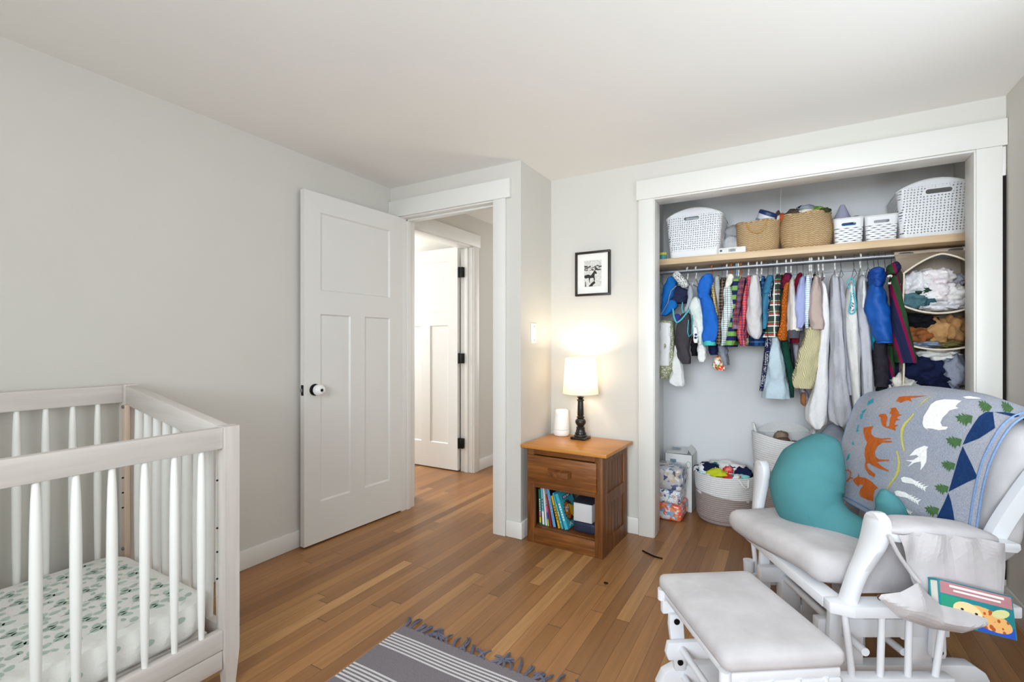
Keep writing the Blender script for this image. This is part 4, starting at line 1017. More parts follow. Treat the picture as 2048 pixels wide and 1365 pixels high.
def rr2(w, d, r, n=8):
    o = []
    for cx, cy, a0 in ((w - r, d - r, 0), (-w + r, d - r, 90), (-w + r, -d + r, 180), (w - r, -d + r, 270)):
        for k in range(n): a = math.radians(a0 + 90 * k / (n - 1)); o.append((cx + r * math.cos(a), cy + r * math.sin(a)))
    return o
def dense(loop, m=4):
    o = []
    for i, a in enumerate(loop):
        b = loop[(i + 1) % len(loop)]; L = math.hypot(b[0] - a[0], b[1] - a[1]); k = max(1, int(L / .03))
        for j in range(k): o.append((a[0] + (b[0] - a[0]) * j / k, a[1] + (b[1] - a[1]) * j / k))
    return o
def plastic_basket(name, label, cx, yf, z0, wb, wt, d, h, arch, mt, r=.03):
    b = thing(name, label, 'basket', (cx, yf + d / 2, z0 + .001))
    base = dense(rr2(wt / 2, d / 2, r)); rings = []; n = 14
    for i in range(n + 1):
        t = i / n; s = wb / wt + (1 - wb / wt) * t
        rings.append([(x * s, y * s, (h + arch * (1 - (x / (wt / 2)) ** 2)) * t) for x, y in base])
    MB().loft(rings, caps=False).build('wall', mt, b, 50)
    MB().add(rings[0], [tuple(range(len(base)))]).build('base', white_plastic, b, 0)
    MB().tube([Vector(p) for p in rings[-1]] + [Vector(rings[-1][0])], .0042, 8, False).build('rim', white_plastic, b, 60)
    return b
plastic_basket('perforated_basket', 'tall white perforated basket heaped with pastel clothes at the start of the closet shelf', -.541, 3.30, SZ1, .305, .350, .33, .262, .055, perforated(70, .25, (-.012, .252, .036, .011, -.1, .045, .272)))
plastic_basket('perforated_basket', 'large white perforated basket with an empty handle slot at the end of the shelf', .664, 3.315, SZ1, .275, .310, .33, .258, .048, perforated(70, .26, (.02, .240, .042, .012, -.1, .02, .272)))
plastic_basket('slatted_basket', 'small white woven-look basket holding a clear cone, with blue showing in its handle', .294, 3.32, SZ1, .128, .142, .25, .146, .0, perforated(1, 1, (0, .112, .026, .008, -.05, .012, .094), slit=True), .018)
plastic_basket('slatted_basket', 'small white woven-look basket beside the large perforated one', .443, 3.32, SZ1, .134, .150, .25, .143, .0, perforated(1, 1, (0, .110, .027, .008, -.05, .012, .092), slit=True), .018)
sea = NT('seagrass_weave'); co = sea.obj(); X, Y, Z = sea.sep(co); T = sea.math('ADD', X, Y)
a = sea.math('SINE', sea.math('ADD', sea.math('MULTIPLY', Z, 520.0), sea.math('MULTIPLY', sea.math('SINE', sea.math('MULTIPLY', T, 240.0)), 1.6)))
f = sea.noise(sea.mapv(co, (60, 60, 160)), 1, 4, .7)
sea.bump(a, .7, .004); sea = sea.done(sea.mix(sea.math('ADD', sea.math('MULTIPLY', a, .28), .35), sea.ramp(f, [(.3, lin((212, 178, 132))), (.7, lin((240, 212, 168)))]), lin((160, 120, 80))), .8, 0, .2)
def woven(label, cx, yc, z0, w, d, prof):
    b = thing('seagrass_basket', label, 'basket', (cx, yc, z0 + .001))
    rings = [[(x * s, y * s, z + .004 * math.sin(x * 40)) for x, y in dense(rr2(w / 2, d / 2, min(w, d) * .42))] for z, s in catmull2(prof)]
    MB().loft(rings, caps=False).build('wall', sea, b, 60); MB().add(rings[0], [tuple(range(len(rings[0])))]).build('base', sea, b, 0)
    MB().tube([Vector(p) for p in rings[-1]] + [Vector(rings[-1][0])], .006, 8, False).build('rim', sea, b, 60)
    return b
def catmull2(pr): return [(p.x, p.y) for p in catmull([(a, b, 0) for a, b in pr], 4)]
sb1 = woven('tan seagrass basket with a drooping rope handle and a tilted tin in it', -.172, 3.435, SZ1, .25, .20, [(0, .90), (.07, .97), (.14, 1.0), (.192, 1.01)])
MB().tube(catmull([(-.058, -.098, .186), (-.046, -.108, .150), (-.016, -.114, .122), (.016, -.114, .120), (.044, -.110, .148), (.056, -.098, .188)], 5), .0042, 8).build('handle', plain((206, 160, 96), .7, 0, .3, .1, 80, 'rope'), sb1, 60)
woven('round-bellied tan seagrass basket heaped with dark clothes', .088, 3.44, SZ1, .275, .22, [(0, .88), (.06, .99), (.12, 1.02), (.17, .99), (.212, .92)])

def lump(name, label, cat, loc, size, mt, seed, rough=.4, group=None, sub=3, freq=1.6):
    return tag(MB().blob((0, 0, 0), size, seed, rough, sub, None, freq).build(name, mt, None, 0 if False else 80, loc), label, cat, group)
pastel = patches([(232, 230, 232), (212, 222, 226), (196, 200, 216), (236, 224, 214), (222, 228, 222)], 16, .95, .1)
def heap(bx, items):
    for i, (nm, lab, dx, dy, dz, sx, sy_, sz_, mt) in enumerate(items):
        lump(nm, lab, 'clothes', (bx[0] + dx, bx[1] + dy, bx[2] + dz), (sx, sy_, sz_), mt, i + len(lab), .45)
heap((-.541, 3.46, SZ1), [
    ('folded_blanket', 'pale muslin blanket with peach edging spilling over the tall basket', -.13, -.03, .262, .055, .09, .05, patches([(226, 214, 220), (236, 200, 168), (214, 210, 222)], 14, .95, .1)),
    ('folded_blanket', 'lilac and white blanket filling the tall basket', -.03, .0, .272, .10, .12, .055, pastel),
    ('swaddle_cloth', 'bright blue edged cloth on top of the tall basket', -.01, -.02, .318, .085, .07, .022, patches([(28, 110, 178), (226, 232, 236), (28, 110, 178), (236, 236, 238)], 12, .95, .1)),
    ('swaddle_cloth', 'mint and white cloth hanging at the end of the tall basket', .10, -.05, .270, .055, .07, .042, patches([(206, 228, 220), (238, 240, 238), (160, 200, 190)], 18, .95, .1)),
    ('swaddle_cloth', 'white cloth deep inside the tall basket', .0, .0, .12, .12, .12, .11, cloth((214, 212, 214)))])
heap((-.36, 3.50, SZ1), [('baby_wipes_pack', 'white soft pack standing behind the small white carton', .045, .02, .075, .06, .05, .075, cloth((222, 222, 226))), ('grey_cloth', 'grey crumpled cloth on the soft pack between two baskets', .05, .02, .175, .07, .05, .045, cloth((176, 178, 182))), ('soft_pack', 'second white soft pack lying lower behind the carton', .09, .0, .035, .06, .04, .035, cloth((228, 228, 230)))])
cb = thing('small_carton', 'small white carton with a printed barcode lying on the shelf edge', 'carton', (-.311, 3.295, SZ1 + .0005))
MB().box(-.078, .078, 0, .11, 0, .038, .003).build('body', plain((238, 237, 232), .55, 0, .3, .01, 30, 'carton'), cb)
bc_ = MB(); random.seed(2); x = -.018
for k in range(12):
    w = random.choice((.0012, .002, .003)); bc_.box(x, x + w, -.0006, 0, .010, .028); x += w + .0013
bc_.box(-.07, -.056, -.0006, 0, .014, .026); bc_.build('barcode_marking', C_(50, 50, 56), cb, 0)
tin = thing('formula_tin', 'white tin with a navy lid tilted in the handled seagrass basket', 'tin', (-.150, 3.42, SZ1 + .172)); tin.rotation_euler = (.25, .45, 0)
MB().lathe([(.001, 0), (.052, 0), (.052, .075), (.001, .075)], n=32).build('body', C_(226, 228, 236), tin, 40); MB().lathe([(.001, .076), (.055, .076), (.055, .094), (.050, .098), (.001, .098)], n=32).build('lid', C_(34, 56, 110), tin, 40)
MB().lathe([(.0525, .03), (.0525, .045)], n=32, caps=False).build('printed_band', C_(150, 164, 200), tin, 0)
lump('grey_pouch', 'grey and brown pouch sticking up between the two seagrass baskets', 'pouch', (-.060, 3.41, SZ1 + .215), (.022, .03, .045), patches([(200, 200, 206), (86, 66, 70), (210, 210, 214)], 20), 5, .25)
heap((.088, 3.44, SZ1), [('rust_beanie', 'rust orange knit hat tucked at the near side of the bellied basket', -.125, -.03, .215, .035, .04, .022, cloth((190, 92, 48))), ('brown_trousers', 'dark brown folded trousers on the bellied basket', -.06, -.04, .225, .055, .06, .028, cloth((84, 72, 66))), ('beige_cap', 'beige cloth peeking at the back of the bellied basket', -.06, .04, .25, .03, .03, .028, cloth((216, 200, 178))), ('grey_navy_shirt', 'grey and navy striped shirt on the bellied basket', .005, -.03, .245, .05, .06, .03, patches([(150, 158, 170), (40, 48, 74), (224, 226, 228)], 26, .95, .1)), ('green_shirt', 'green folded shirt on the bellied basket', .06, -.03, .230, .045, .06, .024, cloth((120, 160, 72))), ('olive_shirt', 'dark olive shirt at the rim of the bellied basket', .085, -.05, .218, .04, .05, .020, cloth((70, 72, 44))), ('white_shirt', 'cream twisted cloth on the bellied basket rim', -.005, -.085, .222, .045, .02, .016, cloth((224, 220, 212)))])
cone = thing('plastic_cone', 'clear lilac-grey plastic cone standing in the small white basket', 'bottle', (.272, 3.43, SZ1 + .11))
clr = plain((170, 172, 196), .2, 0, .6, .04, 20, 'frosted_plastic')
MB().lathe([(.050, 0), (.051, .035), (.049, .042), (.045, .058), (.026, .105), (.014, .135), (.010, .142), (.001, .142)], n=32).build('cone', clr, cone, 50); MB().lathe([(.0525, .022), (.0535, .026), (.0535, .040), (.0525, .044)], n=32, caps=False).build('collar', plain((92, 90, 120), .3, 0, .5, .05, 20, 'collar'), cone, 50)
tag(MB().tube(catmull([(-.02, 0, -.04), (-.012, 0, .0), (.01, 0, .012), (.028, 0, .004), (.034, 0, -.03)], 6), .004, 8).build('grey_tube', plain((120, 122, 132), .4, 0, .5, .05, 20, 'tubing'), None, 60, (.325, 3.40, SZ1 + .158)), 'thin grey tube curling out of the small white basket', 'tube')
tag(MB().box(-.045, .045, 0, .1, -.05, .035, .006).build('blue_carton', C_(40, 110, 176), None, 40, (.294, 3.345, SZ1 + .085)), 'blue carton seen through the handle of the small white basket', 'carton')
tag(MB().box(-.045, .05, 0, .1, -.05, .02, .006).build('grey_box', C_(150, 140, 132), None, 40, (.443, 3.36, SZ1 + .09)), 'grey box seen through the handle of the second small white basket', 'box')
jar = thing('small_jar', 'small teal jar with a yellow lid beside the closet frame on the shelf', 'jar', (-.738, 3.32, SZ1 + .0005)); MB().lathe([(.001, 0), (.022, 0), (.022, .03), (.001, .03)], n=20).build('body', C_(60, 150, 160), jar); MB().lathe([(.001, .031), (.024, .031), (.024, .046), (.001, .046)], n=20).build('lid', C_(214, 206, 70), jar)

# ---- things on the closet floor
coil = NT('cotton_rope'); X, Y, Z = coil.sep(coil.obj()); f = coil.noise(coil.mapv(coil.obj(), (160, 160, 40)), 1, 3)
def rope_mat(zc):
    N = NT('cotton_rope'); X, Y, Z = N.sep(N.obj()); f = N.noise(N.mapv(N.obj(), (180, 180, 60)), 1, 3); zz = N.math('ADD', Z, N.math('MULTIPLY', X, .12))
    return N.done(N.mix(N.math('LESS_THAN', zz, zc), N.mix(f, lin((214, 212, 212)), lin((238, 237, 236))), N.mix(f, lin((150, 136, 134)), lin((180, 166, 162)))), .9, 0, .15)
def rope_basket(label, c, r0, r1, h, zc, coils, wob, sag=0):
    b = thing('rope_basket', label, 'basket', c); rings = []; n = 64; rh = h / coils
    def ring(r, z):
        return [((r + wob * math.sin(3 * a + z * 6) * z / h) * math.cos(a), (r + wob * math.sin(2 * a + 1) * z / h) * math.sin(a), z + sag * (z / h) ** 2 * math.sin(2 * a + .8)) for a in (2 * PI * k / n for k in range(n))]
    for i in range(coils):
        for q, (dr, dz) in enumerate(((-.0028, .0), (0, .3), (0, .7), (-.0028, 1.0))):
            if q == 0 and i: continue
            z = (i + dz) * rh; t = z / h; rr_ = r0 + (r1 - r0) * min(1, t * 1.2) + dr - .02 * max(0, .12 - t) / .12
            rings.append(ring(rr_, z))
    for z in (h, h * .6, .012): rings.append(ring(r0 + (r1 - r0) * z / h - .010, z))
    MB().loft(rings, caps=False).build('wall', rope_mat(zc), b, 40); MB().add(ring(r0 - .012, .006), [tuple(range(n))]).build('base', rope_mat(zc), b, 0)
    return b
RB = (-.372, 3.462, .001)
rb = rope_basket('round white and mauve rope basket full of baby clothes on the closet floor', RB, .172, .187, .312, .186, 24, .004)
rope_w = plain((232, 231, 229), .9, 0, .15, .05, 120, 'white_rope')
MB().tube(catmull([(.10, -.150, .305), (.13, -.165, .270), (.15, -.140, .262), (.150, -.105, .30)], 6), .006, 8).build('handle', rope_w, rb, 60)
HB = (-.035, 3.50, .001)
hb = rope_basket('tall white rope hamper with loop handles behind the teal pillow', HB, .160, .172, .585, .372, 44, .010, .016)
for s in (-1, 1): MB().tube(catmull([(s * .150, -.06 * s - .05, .57), (s * .165, -.05 * s - .03, .625), (s * .165, .02, .635), (s * .150, .06, .575)], 6), .009, 8).build('handle', rope_w, hb, 60)
MB().grid(lambda u, v: ((.165 + .006 * math.sin(9 * u)) * math.cos(.3 + 2.4 * u), (.165) * math.sin(.3 + 2.4 * u), .57 + .075 * v * math.sin(PI * u) ** .6), 24, 4).build('raised_rim', rope_w, hb, 60)
for lab, dx, dy, dz, sx, sy_, sz_, c in (('brown knit hat lying in the tall hamper', .0, -.07, .545, .045, .05, .035, (116, 94, 80)), ('dark brown shoe in the tall hamper', .07, -.08, .535, .05, .05, .03, (92, 72, 60)), ('taupe soft shoe at the back of the tall hamper', -.01, .0, .57, .04, .04, .04, (150, 128, 112)), ('teal cloth beside the hats in the tall hamper', -.07, -.03, .53, .06, .07, .03, (60, 110, 112))):
    lump('hat' if 'hat' in lab else 'shoe' if 'shoe' in lab else 'cloth', lab, 'hat' if 'hat' in lab else 'shoe' if 'shoe' in lab else 'cloth', (HB[0] + dx, HB[1] + dy, dz), (sx, sy_, sz_), cloth(c, .18, .5), len(lab), .25)
spots = lambda *c: patches(c, 34, .95, .1)
for i, (lab, dx, dy, dz, sx, sy_, sz_, mt) in enumerate([
    ('navy and white patterned bodysuit at the hidden side of the rope basket', -.10, -.03, .325, .075, .07, .040, spots((28, 36, 70), (236, 236, 238), (28, 36, 70))),
    ('white ruffled bodysuit at the back of the rope basket', .01, .05, .335, .10, .07, .040, cloth((232, 228, 228))), ('lime yellow shirt crumpled at the front of the rope basket', -.03, -.105, .318, .062, .045, .034, cloth((206, 212, 48), .1)),
    ('teal green sock in the rope basket', -.055, -.01, .350, .024, .024, .018, cloth((44, 132, 112))), ('coral red shirt in the middle of the rope basket', .03, -.05, .335, .030, .03, .026, spots((226, 70, 76), (240, 130, 130))),
    ('navy trousers at the open side of the rope basket', .115, -.02, .318, .050, .06, .045, cloth((28, 36, 72), .2)), ('red and white printed bodysuit below the navy trousers', .065, -.12, .312, .052, .035, .024, spots((238, 236, 234), (206, 60, 60), (60, 130, 150), (238, 236, 234))),
    ('aqua shirt tucked along the rim of the rope basket', .12, -.09, .312, .035, .03, .02, cloth((140, 208, 206))), ('white and navy sock bundle in the rope basket', .04, -.01, .335, .04, .035, .03, spots((240, 240, 240), (40, 50, 90))),
    ('pale pink bodysuit at the rear rim of the rope basket', .075, .07, .335, .06, .05, .03, cloth((236, 220, 216))), ('pale aqua shirt by the near rim of the rope basket', -.115, -.085, .31, .035, .03, .022, cloth((196, 222, 224))),
    ('white cloth filling the rope basket under the shirts', 0, 0, .22, .15, .15, .09, cloth((222, 220, 220)))]): lump('baby_clothes', lab, 'clothes', (RB[0] + dx, RB[1] + dy, dz), (sx, sy_, sz_), mt, i + 3, .5)
# nappy packs and an open carton
def pack(label, x0, x1, y0, y1, z0, z1, mt, seed):
    N_ = MB().rbox(((x0 + x1) / 2, (y0 + y1) / 2, (z0 + z1) / 2), (x1 - x0, y1 - y0, z1 - z0), .022, 6, .006)
    N_.v = [(x + .005 * noise.noise(Vector((x * 22, y * 22, z * 26 + seed))), y + .005 * noise.noise(Vector((x * 26, y * 20, z * 30 + seed + 4))), max(z0, z + .004 * noise.noise(Vector((x * 20, y * 24, z * 22 + seed + 9))))) for x, y, z in N_.v]
    c = ((x0 + x1) / 2, (y0 + y1) / 2, z0); t_ = thing('nappy_pack', label, 'nappy pack', c)
    place(N_, c).build('wrapped_block', mt, t_, 70)
    MB().box(x1 - c[0] - .004, x1 - c[0] + .003, y0 - c[1] + .03, y1 - c[1] - .03, (z1 - z0) * .42, (z1 - z0) * .58, .002).build('end_seam', mt, t_)
pack('orange and blue fruit-print nappy pack at the bottom of the stack', -.805, -.602, 3.235, 3.47, .0005, .108, patches([(236, 120, 72), (120, 180, 220), (240, 150, 110), (214, 226, 236), (232, 96, 70), (236, 200, 190)], 48, .22, .6), 1)
pack('white nappy pack with small blue figures in the middle of the stack', -.805, -.612, 3.24, 3.46, .1085, .200, patches([(238, 238, 242), (232, 232, 240), (150, 186, 214), (240, 240, 242), (90, 100, 140), (238, 238, 240), (220, 180, 170)], 60, .2, .6), 2)
pack('large shiny grey-blue animal-print nappy pack on top of the stack', -.805, -.602, 3.235, 3.45, .2005, .345, patches([(200, 196, 196), (110, 128, 160), (226, 226, 230), (206, 188, 162), (80, 92, 124), (190, 190, 198), (214, 210, 208)], 34, .18, .6), 3)
ct = thing('open_carton', 'white carton with open flaps standing behind the nappy packs', 'carton', (-.668, 3.56, .0005)); cw = plain((226, 226, 224), .6, 0, .3, .02, 20, 'white_card')
MB().box(-.092, .092, -.085, -.082, 0, .392).box(-.092, .092, .082, .085, 0, .392).box(-.092, -.089, -.085, .085, 0, .392).box(.089, .092, -.085, .085, 0, .392).box(-.09, .09, -.083, .083, 0, .004).build('body', cw, ct, 0)
MB().add([(-.092, -.084, .392), (.06, -.084, .397), (.05, .07, .415), (-.085, .08, .410)], [(0, 1, 2, 3)]).add([(-.092, -.084, .394), (.06, -.084, .399), (.05, .07, .417), (-.085, .08, .412)], [(0, 1, 2, 3)]).build('flap', cw, ct, 0)
MB().add([(.092, -.085, .392), (.092, .085, .392), (.055, .085, .435), (.055, -.06, .43)], [(0, 1, 2, 3)]).build('flap', cw, ct, 0)
MB().box(-.055, -.015, -.0862, -.0852, .30, .355).build('printed_square', C_(110, 140, 156), ct, 0); MB().tube([(.066 + .014 * math.cos(a), -.086, .325 + .022 * math.sin(a)) for a in (2 * PI * k / 20 for k in range(21))], .0018, 5).build('printed_ring', C_(110, 176, 150), ct, 0)
MB().box(-.06, .0, -.02, .02, .4165, .4172, 0, Matrix.Rotation(.0, 4, 'X')).build('printed_panel', C_(120, 150, 168), ct, 0)
lump('storage_bag', 'puffy light grey bag on the closet floor behind the pillow', 'bag', (.235, 3.47, .325), (.13, .13, .345), cloth((176, 182, 196)), 4, .12)
lump('green_bag', 'green bag squeezed between the rope basket and the hamper', 'bag', (-.185, 3.60, .15), (.05, .05, .16), cloth((40, 130, 84)), 6, .15)
# ================================================================ HANGING ORGANISER
canvas = cloth((190, 176, 158), .06, .3); cedge = cloth((226, 214, 194), .04, .2)
OX0, OX1, OY0, OY1 = .508, .806, 3.15, 3.46
OGL = (.657, RODY, 1.02)
og = thing('hanging_organizer', 'beige canvas hanging organiser stuffed with folded clothes at the end of the rod', 'hanging shelves', OGL)
def arch(x): return 1.610 - .088 * abs((x - .66) / .15) ** 1.5
def U(m, name, mt=canvas, sharp=60): return place(m, OGL).build(name, mt, og, sharp)
U(MB().grid(lambda u, v: (OX0 + (OX1 - OX0) * u, RODY + .0195 * math.cos(PI * v) * 1.0 + .006 * math.sin(9 * u) * abs(math.cos(PI * v)), RODZ + .0195 * math.sin(PI * v) if True else 0), 20, 10), 'rod_sleeve')
U(MB().grid(lambda u, v: (OX0 + (OX1 - OX0) * u, RODY - .0195 - (RODY - .0195 - OY0) * v, RODZ + (arch(OX0 + (OX1 - OX0) * u) - RODZ) * v ** .8), 24, 8), 'top_panel')
def shelfz(x, z0, sag): return z0 - sag * (1 - ((x - .657) / .15) ** 2)
for z0, sag in ((1.358, .044), (1.165, .034), (.955, .040)):
    U(MB().grid(lambda u, v: (OX0 + (OX1 - OX0) * u, OY0 + (OY1 - OY0) * v, shelfz(OX0 + (OX1 - OX0) * u, z0, sag) + .004 * v), 20, 8).grid(lambda u, v: (OX0 + (OX1 - OX0) * u, OY0 + (OY1 - OY0) * v, shelfz(OX0 + (OX1 - OX0) * u, z0, sag) - .004), 20, 8), 'shelf')
    U(MB().tube([(OX0 + (OX1 - OX0) * i / 20, OY0 - .001, shelfz(OX0 + (OX1 - OX0) * i / 20, z0, sag) - .001) for i in range(21)], .0052, 8), 'shelf_edge', cedge)
U(MB().tube([(OX0 + (OX1 - OX0) * i / 24, OY0 - .001, arch(OX0 + (OX1 - OX0) * i / 24)) for i in range(25)], .0048, 8), 'arch_edge', cedge)
for x in (OX0, OX1):
    U(MB().grid(lambda u, v: (x + .004 * math.sin(8 * v + 3 * u), OY0 + (OY1 - OY0) * u, .93 + (arch(x) + .10 * u - .93) * v), 8, 20), 'side_panel')
    U(MB().tube([(x + .004 * math.sin(8 * v / 20), OY0 - .001, .93 + (arch(x) - .93) * v / 20) for v in range(21)], .0042, 8), 'side_edge', cedge)
U(MB().grid(lambda u, v: (OX0 + (OX1 - OX0) * u, OY1, .93 + .70 * v), 6, 6), 'back_panel')
wf = patches([(226, 224, 228), (236, 235, 238), (214, 212, 220), (238, 238, 240)], 40, .95, .1); wp = patches([(236, 230, 230), (222, 210, 212), (240, 238, 238), (230, 222, 224)], 46, .95, .1)
ORG = [  # pixel centre, half width and height in pixels, distance of the front from the eye plane, material
 ('bodysuit', 'ribbed white bodysuit rolled at the front corner of the top compartment', 1836, 572, 28, 27, wf), ('bodysuit', 'white floral bodysuit at the top of the heap in the top compartment', 1870, 555, 32, 20, wp),
 ('trousers', 'forest green trousers wedged under the white bodysuits', 1842, 585, 20, 12, cloth((44, 70, 50))), ('shirt', 'slate teal shirt crumpled in the top compartment of the organiser', 1832, 602, 28, 17, cloth((84, 120, 128), .14)), ('shirt', 'dark teal sleeve beside the slate teal shirt', 1856, 604, 14, 13, cloth((60, 96, 106))),
 ('bodysuit', 'pink-flowered white bodysuit in the middle of the top compartment', 1876, 584, 32, 20, wp), ('bodysuit', 'white bodysuit with a rolled cuff by the closet frame', 1910, 594, 24, 24, cloth((236, 232, 230))),
 ('bodysuit', 'blue-grey bodysuit high at the back of the top compartment', 1904, 560, 22, 15, cloth((206, 206, 216))), ('bodysuit', 'white and grey printed bodysuit along the front edge of the top shelf', 1874, 612, 30, 11, wf), ('bodysuit', 'pale grey bodysuit at the front lip near the closet frame', 1905, 612, 24, 9, cloth((216, 214, 220))),
 ('sweater', 'black sweater in the middle compartment of the organiser', 1842, 642, 26, 15, cloth((22, 22, 28), .2)), ('trousers', 'rust brown trousers folded in the middle compartment', 1840, 670, 26, 18, cloth((146, 90, 50), .2)), ('trousers', 'rolled tan trousers in the middle compartment', 1876, 662, 26, 27, cloth((190, 146, 98), .1)),
 ('trousers', 'sandy tan trousers with a waist cord beside the frame', 1908, 660, 19, 29, cloth((176, 132, 86), .12)), ('shirt', 'blue-grey shirt flat on the middle shelf edge', 1850, 689, 26, 7, cloth((134, 146, 166))), ('shirt', 'olive shirt along the middle shelf edge', 1894, 689, 28, 7, cloth((122, 116, 70))),
 ('sweater', 'folded white sweater at the top of the bottom compartment', 1878, 710, 34, 12, cloth((228, 226, 222))), ('sweater', 'navy shirt draped over the front of the bottom compartment', 1846, 737, 38, 30, cloth((26, 34, 66), .15)), ('sweater', 'second navy shirt lower in the bottom compartment', 1876, 762, 30, 18, cloth((22, 28, 58), .15)),
 ('sweater', 'grey melange fleece at the frame side of the bottom compartment', 1908, 745, 22, 40, cloth((150, 156, 172), .12)), ('sweater', 'cream fleece pullover hanging out of the bottom compartment', 1808, 776, 24, 26, cloth((228, 224, 216), .04)), ('trousers', 'folded grey sweatpants at the bottom of the organiser', 1880, 786, 44, 11, cloth((140, 148, 166), .12))]
for i, (nm, lab, u, v, a, b, mt) in enumerate(ORG):
    dp = .085 if 'back' not in lab else .05; yc = 3.27 if 'back' not in lab else 3.36
    c = P(u, v, Y=yc - dp * .4); d = -SA * c.x + CA * c.y; sx, sz_ = a * d / 960, b * d / 960
    c.x = min(c.x, .80 - sx * .8)
    lump(nm, lab, 'clothes', (c.x, yc, c.z), (sx, dp, sz_), mt, i + 11, .38, None, 4, 1.9)

# ================================================================ HANGERS AND CLOTHES ON THE ROD
hook_path = [(0, 0, -.062), (0, .0, -.046), (0, .014, -.034), (0, .0215, -.012), (0, .0205, .010), (0, .010, .0208), (0, -.004, .0212), (0, -.016, .0145), (0, -.0205, .002)]
def make_hanger(name, mt, r, mh=None):
    t = thing(name, 'x', 'hanger', (0, RODY, RODZ))
    MB().tube(catmull(hook_path, 4), r * 1.15, 8).build('hook', mh or mt, t, 60)
    MB().tube(catmull([(0, 0, -.058), (0, -.05, -.074), (0, -.115, -.098), (0, -.128, -.108)], 4), r, 8).tube(catmull([(0, 0, -.058), (0, .05, -.074), (0, .115, -.098), (0, .128, -.108)], 4), r, 8).tube([(0, -.128, -.108), (0, .128, -.108)], r * .85, 8).build('frame', mt, t, 60)
    return t
H_white = make_hanger('plastic_hanger', plain((238, 238, 236), .35, 0, .5, .02, 20, 'hanger_white'), .0042)
H_orange = make_hanger('plastic_hanger', plain((232, 230, 226), .35, 0, .5, .02, 20, 'hanger_ivory'), .0042, plain((196, 110, 50), .4, 0, .5, .05, 20, 'hook_orange'))
H_blue = make_hanger('plastic_hanger', plain((150, 190, 214), .35, 0, .5, .02, 20, 'hanger_blue'), .0040)
H_wire = make_hanger('wire_hanger', plain((120, 118, 118), .35, .7, .5, .05, 20, 'hanger_wire'), .0015)
PROTO = {'w': H_white, 'o': H_orange, 'b': H_blue, 'k': H_wire}; USED = set()
def hanger(kind, u, v, label, tw=0.0):
    x = P(u, v, Y=RODY).x; h = PROTO[kind]
    if kind in USED: o = dup(h, (x, RODY, RODZ), label, tw)
    else: USED.add(kind); o = h; o.location = (x, RODY, RODZ); o.rotation_euler = (0, 0, tw); o['label'] = label
    o['group'] = 'hangers on the closet rod'
    return o

def shell(rows, yf, depth, fold=.10, nf=5, seed=0, n=28, nst=34, sq=.75, close=True):
    """soft hanging tube of cloth; rows = (photo row, first column, last column) read where its near face hangs (y = yf)"""
    k = []
    for v, a, b in rows:
        p, q = P(a, v, Y=yf + depth * .25), P(b, v, Y=yf + depth * .25)
        k.append(((p.z + q.z) / 2, (p.x + q.x) / 2, abs(q.x - p.x) / 2))
    k.sort(key=lambda t: -t[0]); z0, z1 = k[0][0], k[-1][0]
    ks = [(-z, x, h) for z, x, h in k]; sm = catmull([(z, x, h) for z, x, h in k], 6)
    ks = sorted([(-p.x, p.y, p.z) for p in sm]); rings = []
    for i in range(nst + 1):
        t = i / nst; z = z0 + (z1 - z0) * t; x, h = interp(ks, -z)
        cap = min(1, math.sqrt(max(0, 1 - (1 - min(1, t * (z0 - z1) / .022)) ** 2)) + .12)
        h = max(.003, h) * (.55 + .45 * cap); dd = depth / 2 * (.4 + .6 * cap)
        ring = []
        for j in range(n):
            a = 2 * PI * j / n; ca, sa = math.cos(a), math.sin(a)
            f = 1 + fold * math.sin(nf * a + 3 * noise.noise(Vector((seed, t * 2.2, 0))) + seed) * (.35 + .65 * t) + .20 * noise.noise(Vector((ca * 1.5 + seed, sa * 1.5, t * 5))) + .10 * noise.noise(Vector((ca * 3 + seed, sa * 3, t * 11)))
            ring.append((x + h * f * math.copysign(abs(ca) ** sq, ca) * 1.0, yf + depth / 2 + dd * f * math.copysign(abs(sa) ** sq, sa), z))
        rings.append(ring)
    # turned-in hem
    last = rings[-1]; cx = sum(p[0] for p in last) / n; cy = sum(p[1] for p in last) / n
    rings.append([(cx + (p[0] - cx) * .86, cy + (p[1] - cy) * .86, p[2] - .0015) for p in last]); rings.append([(cx + (p[0] - cx) * .7, cy + (p[1] - cy) * .7, p[2] + .03) for p in last])
    m = MB(); m.loft(rings); return m, (P(0, 0, Y=1) * 0 + Vector((k[0][1], RODY, z0)))

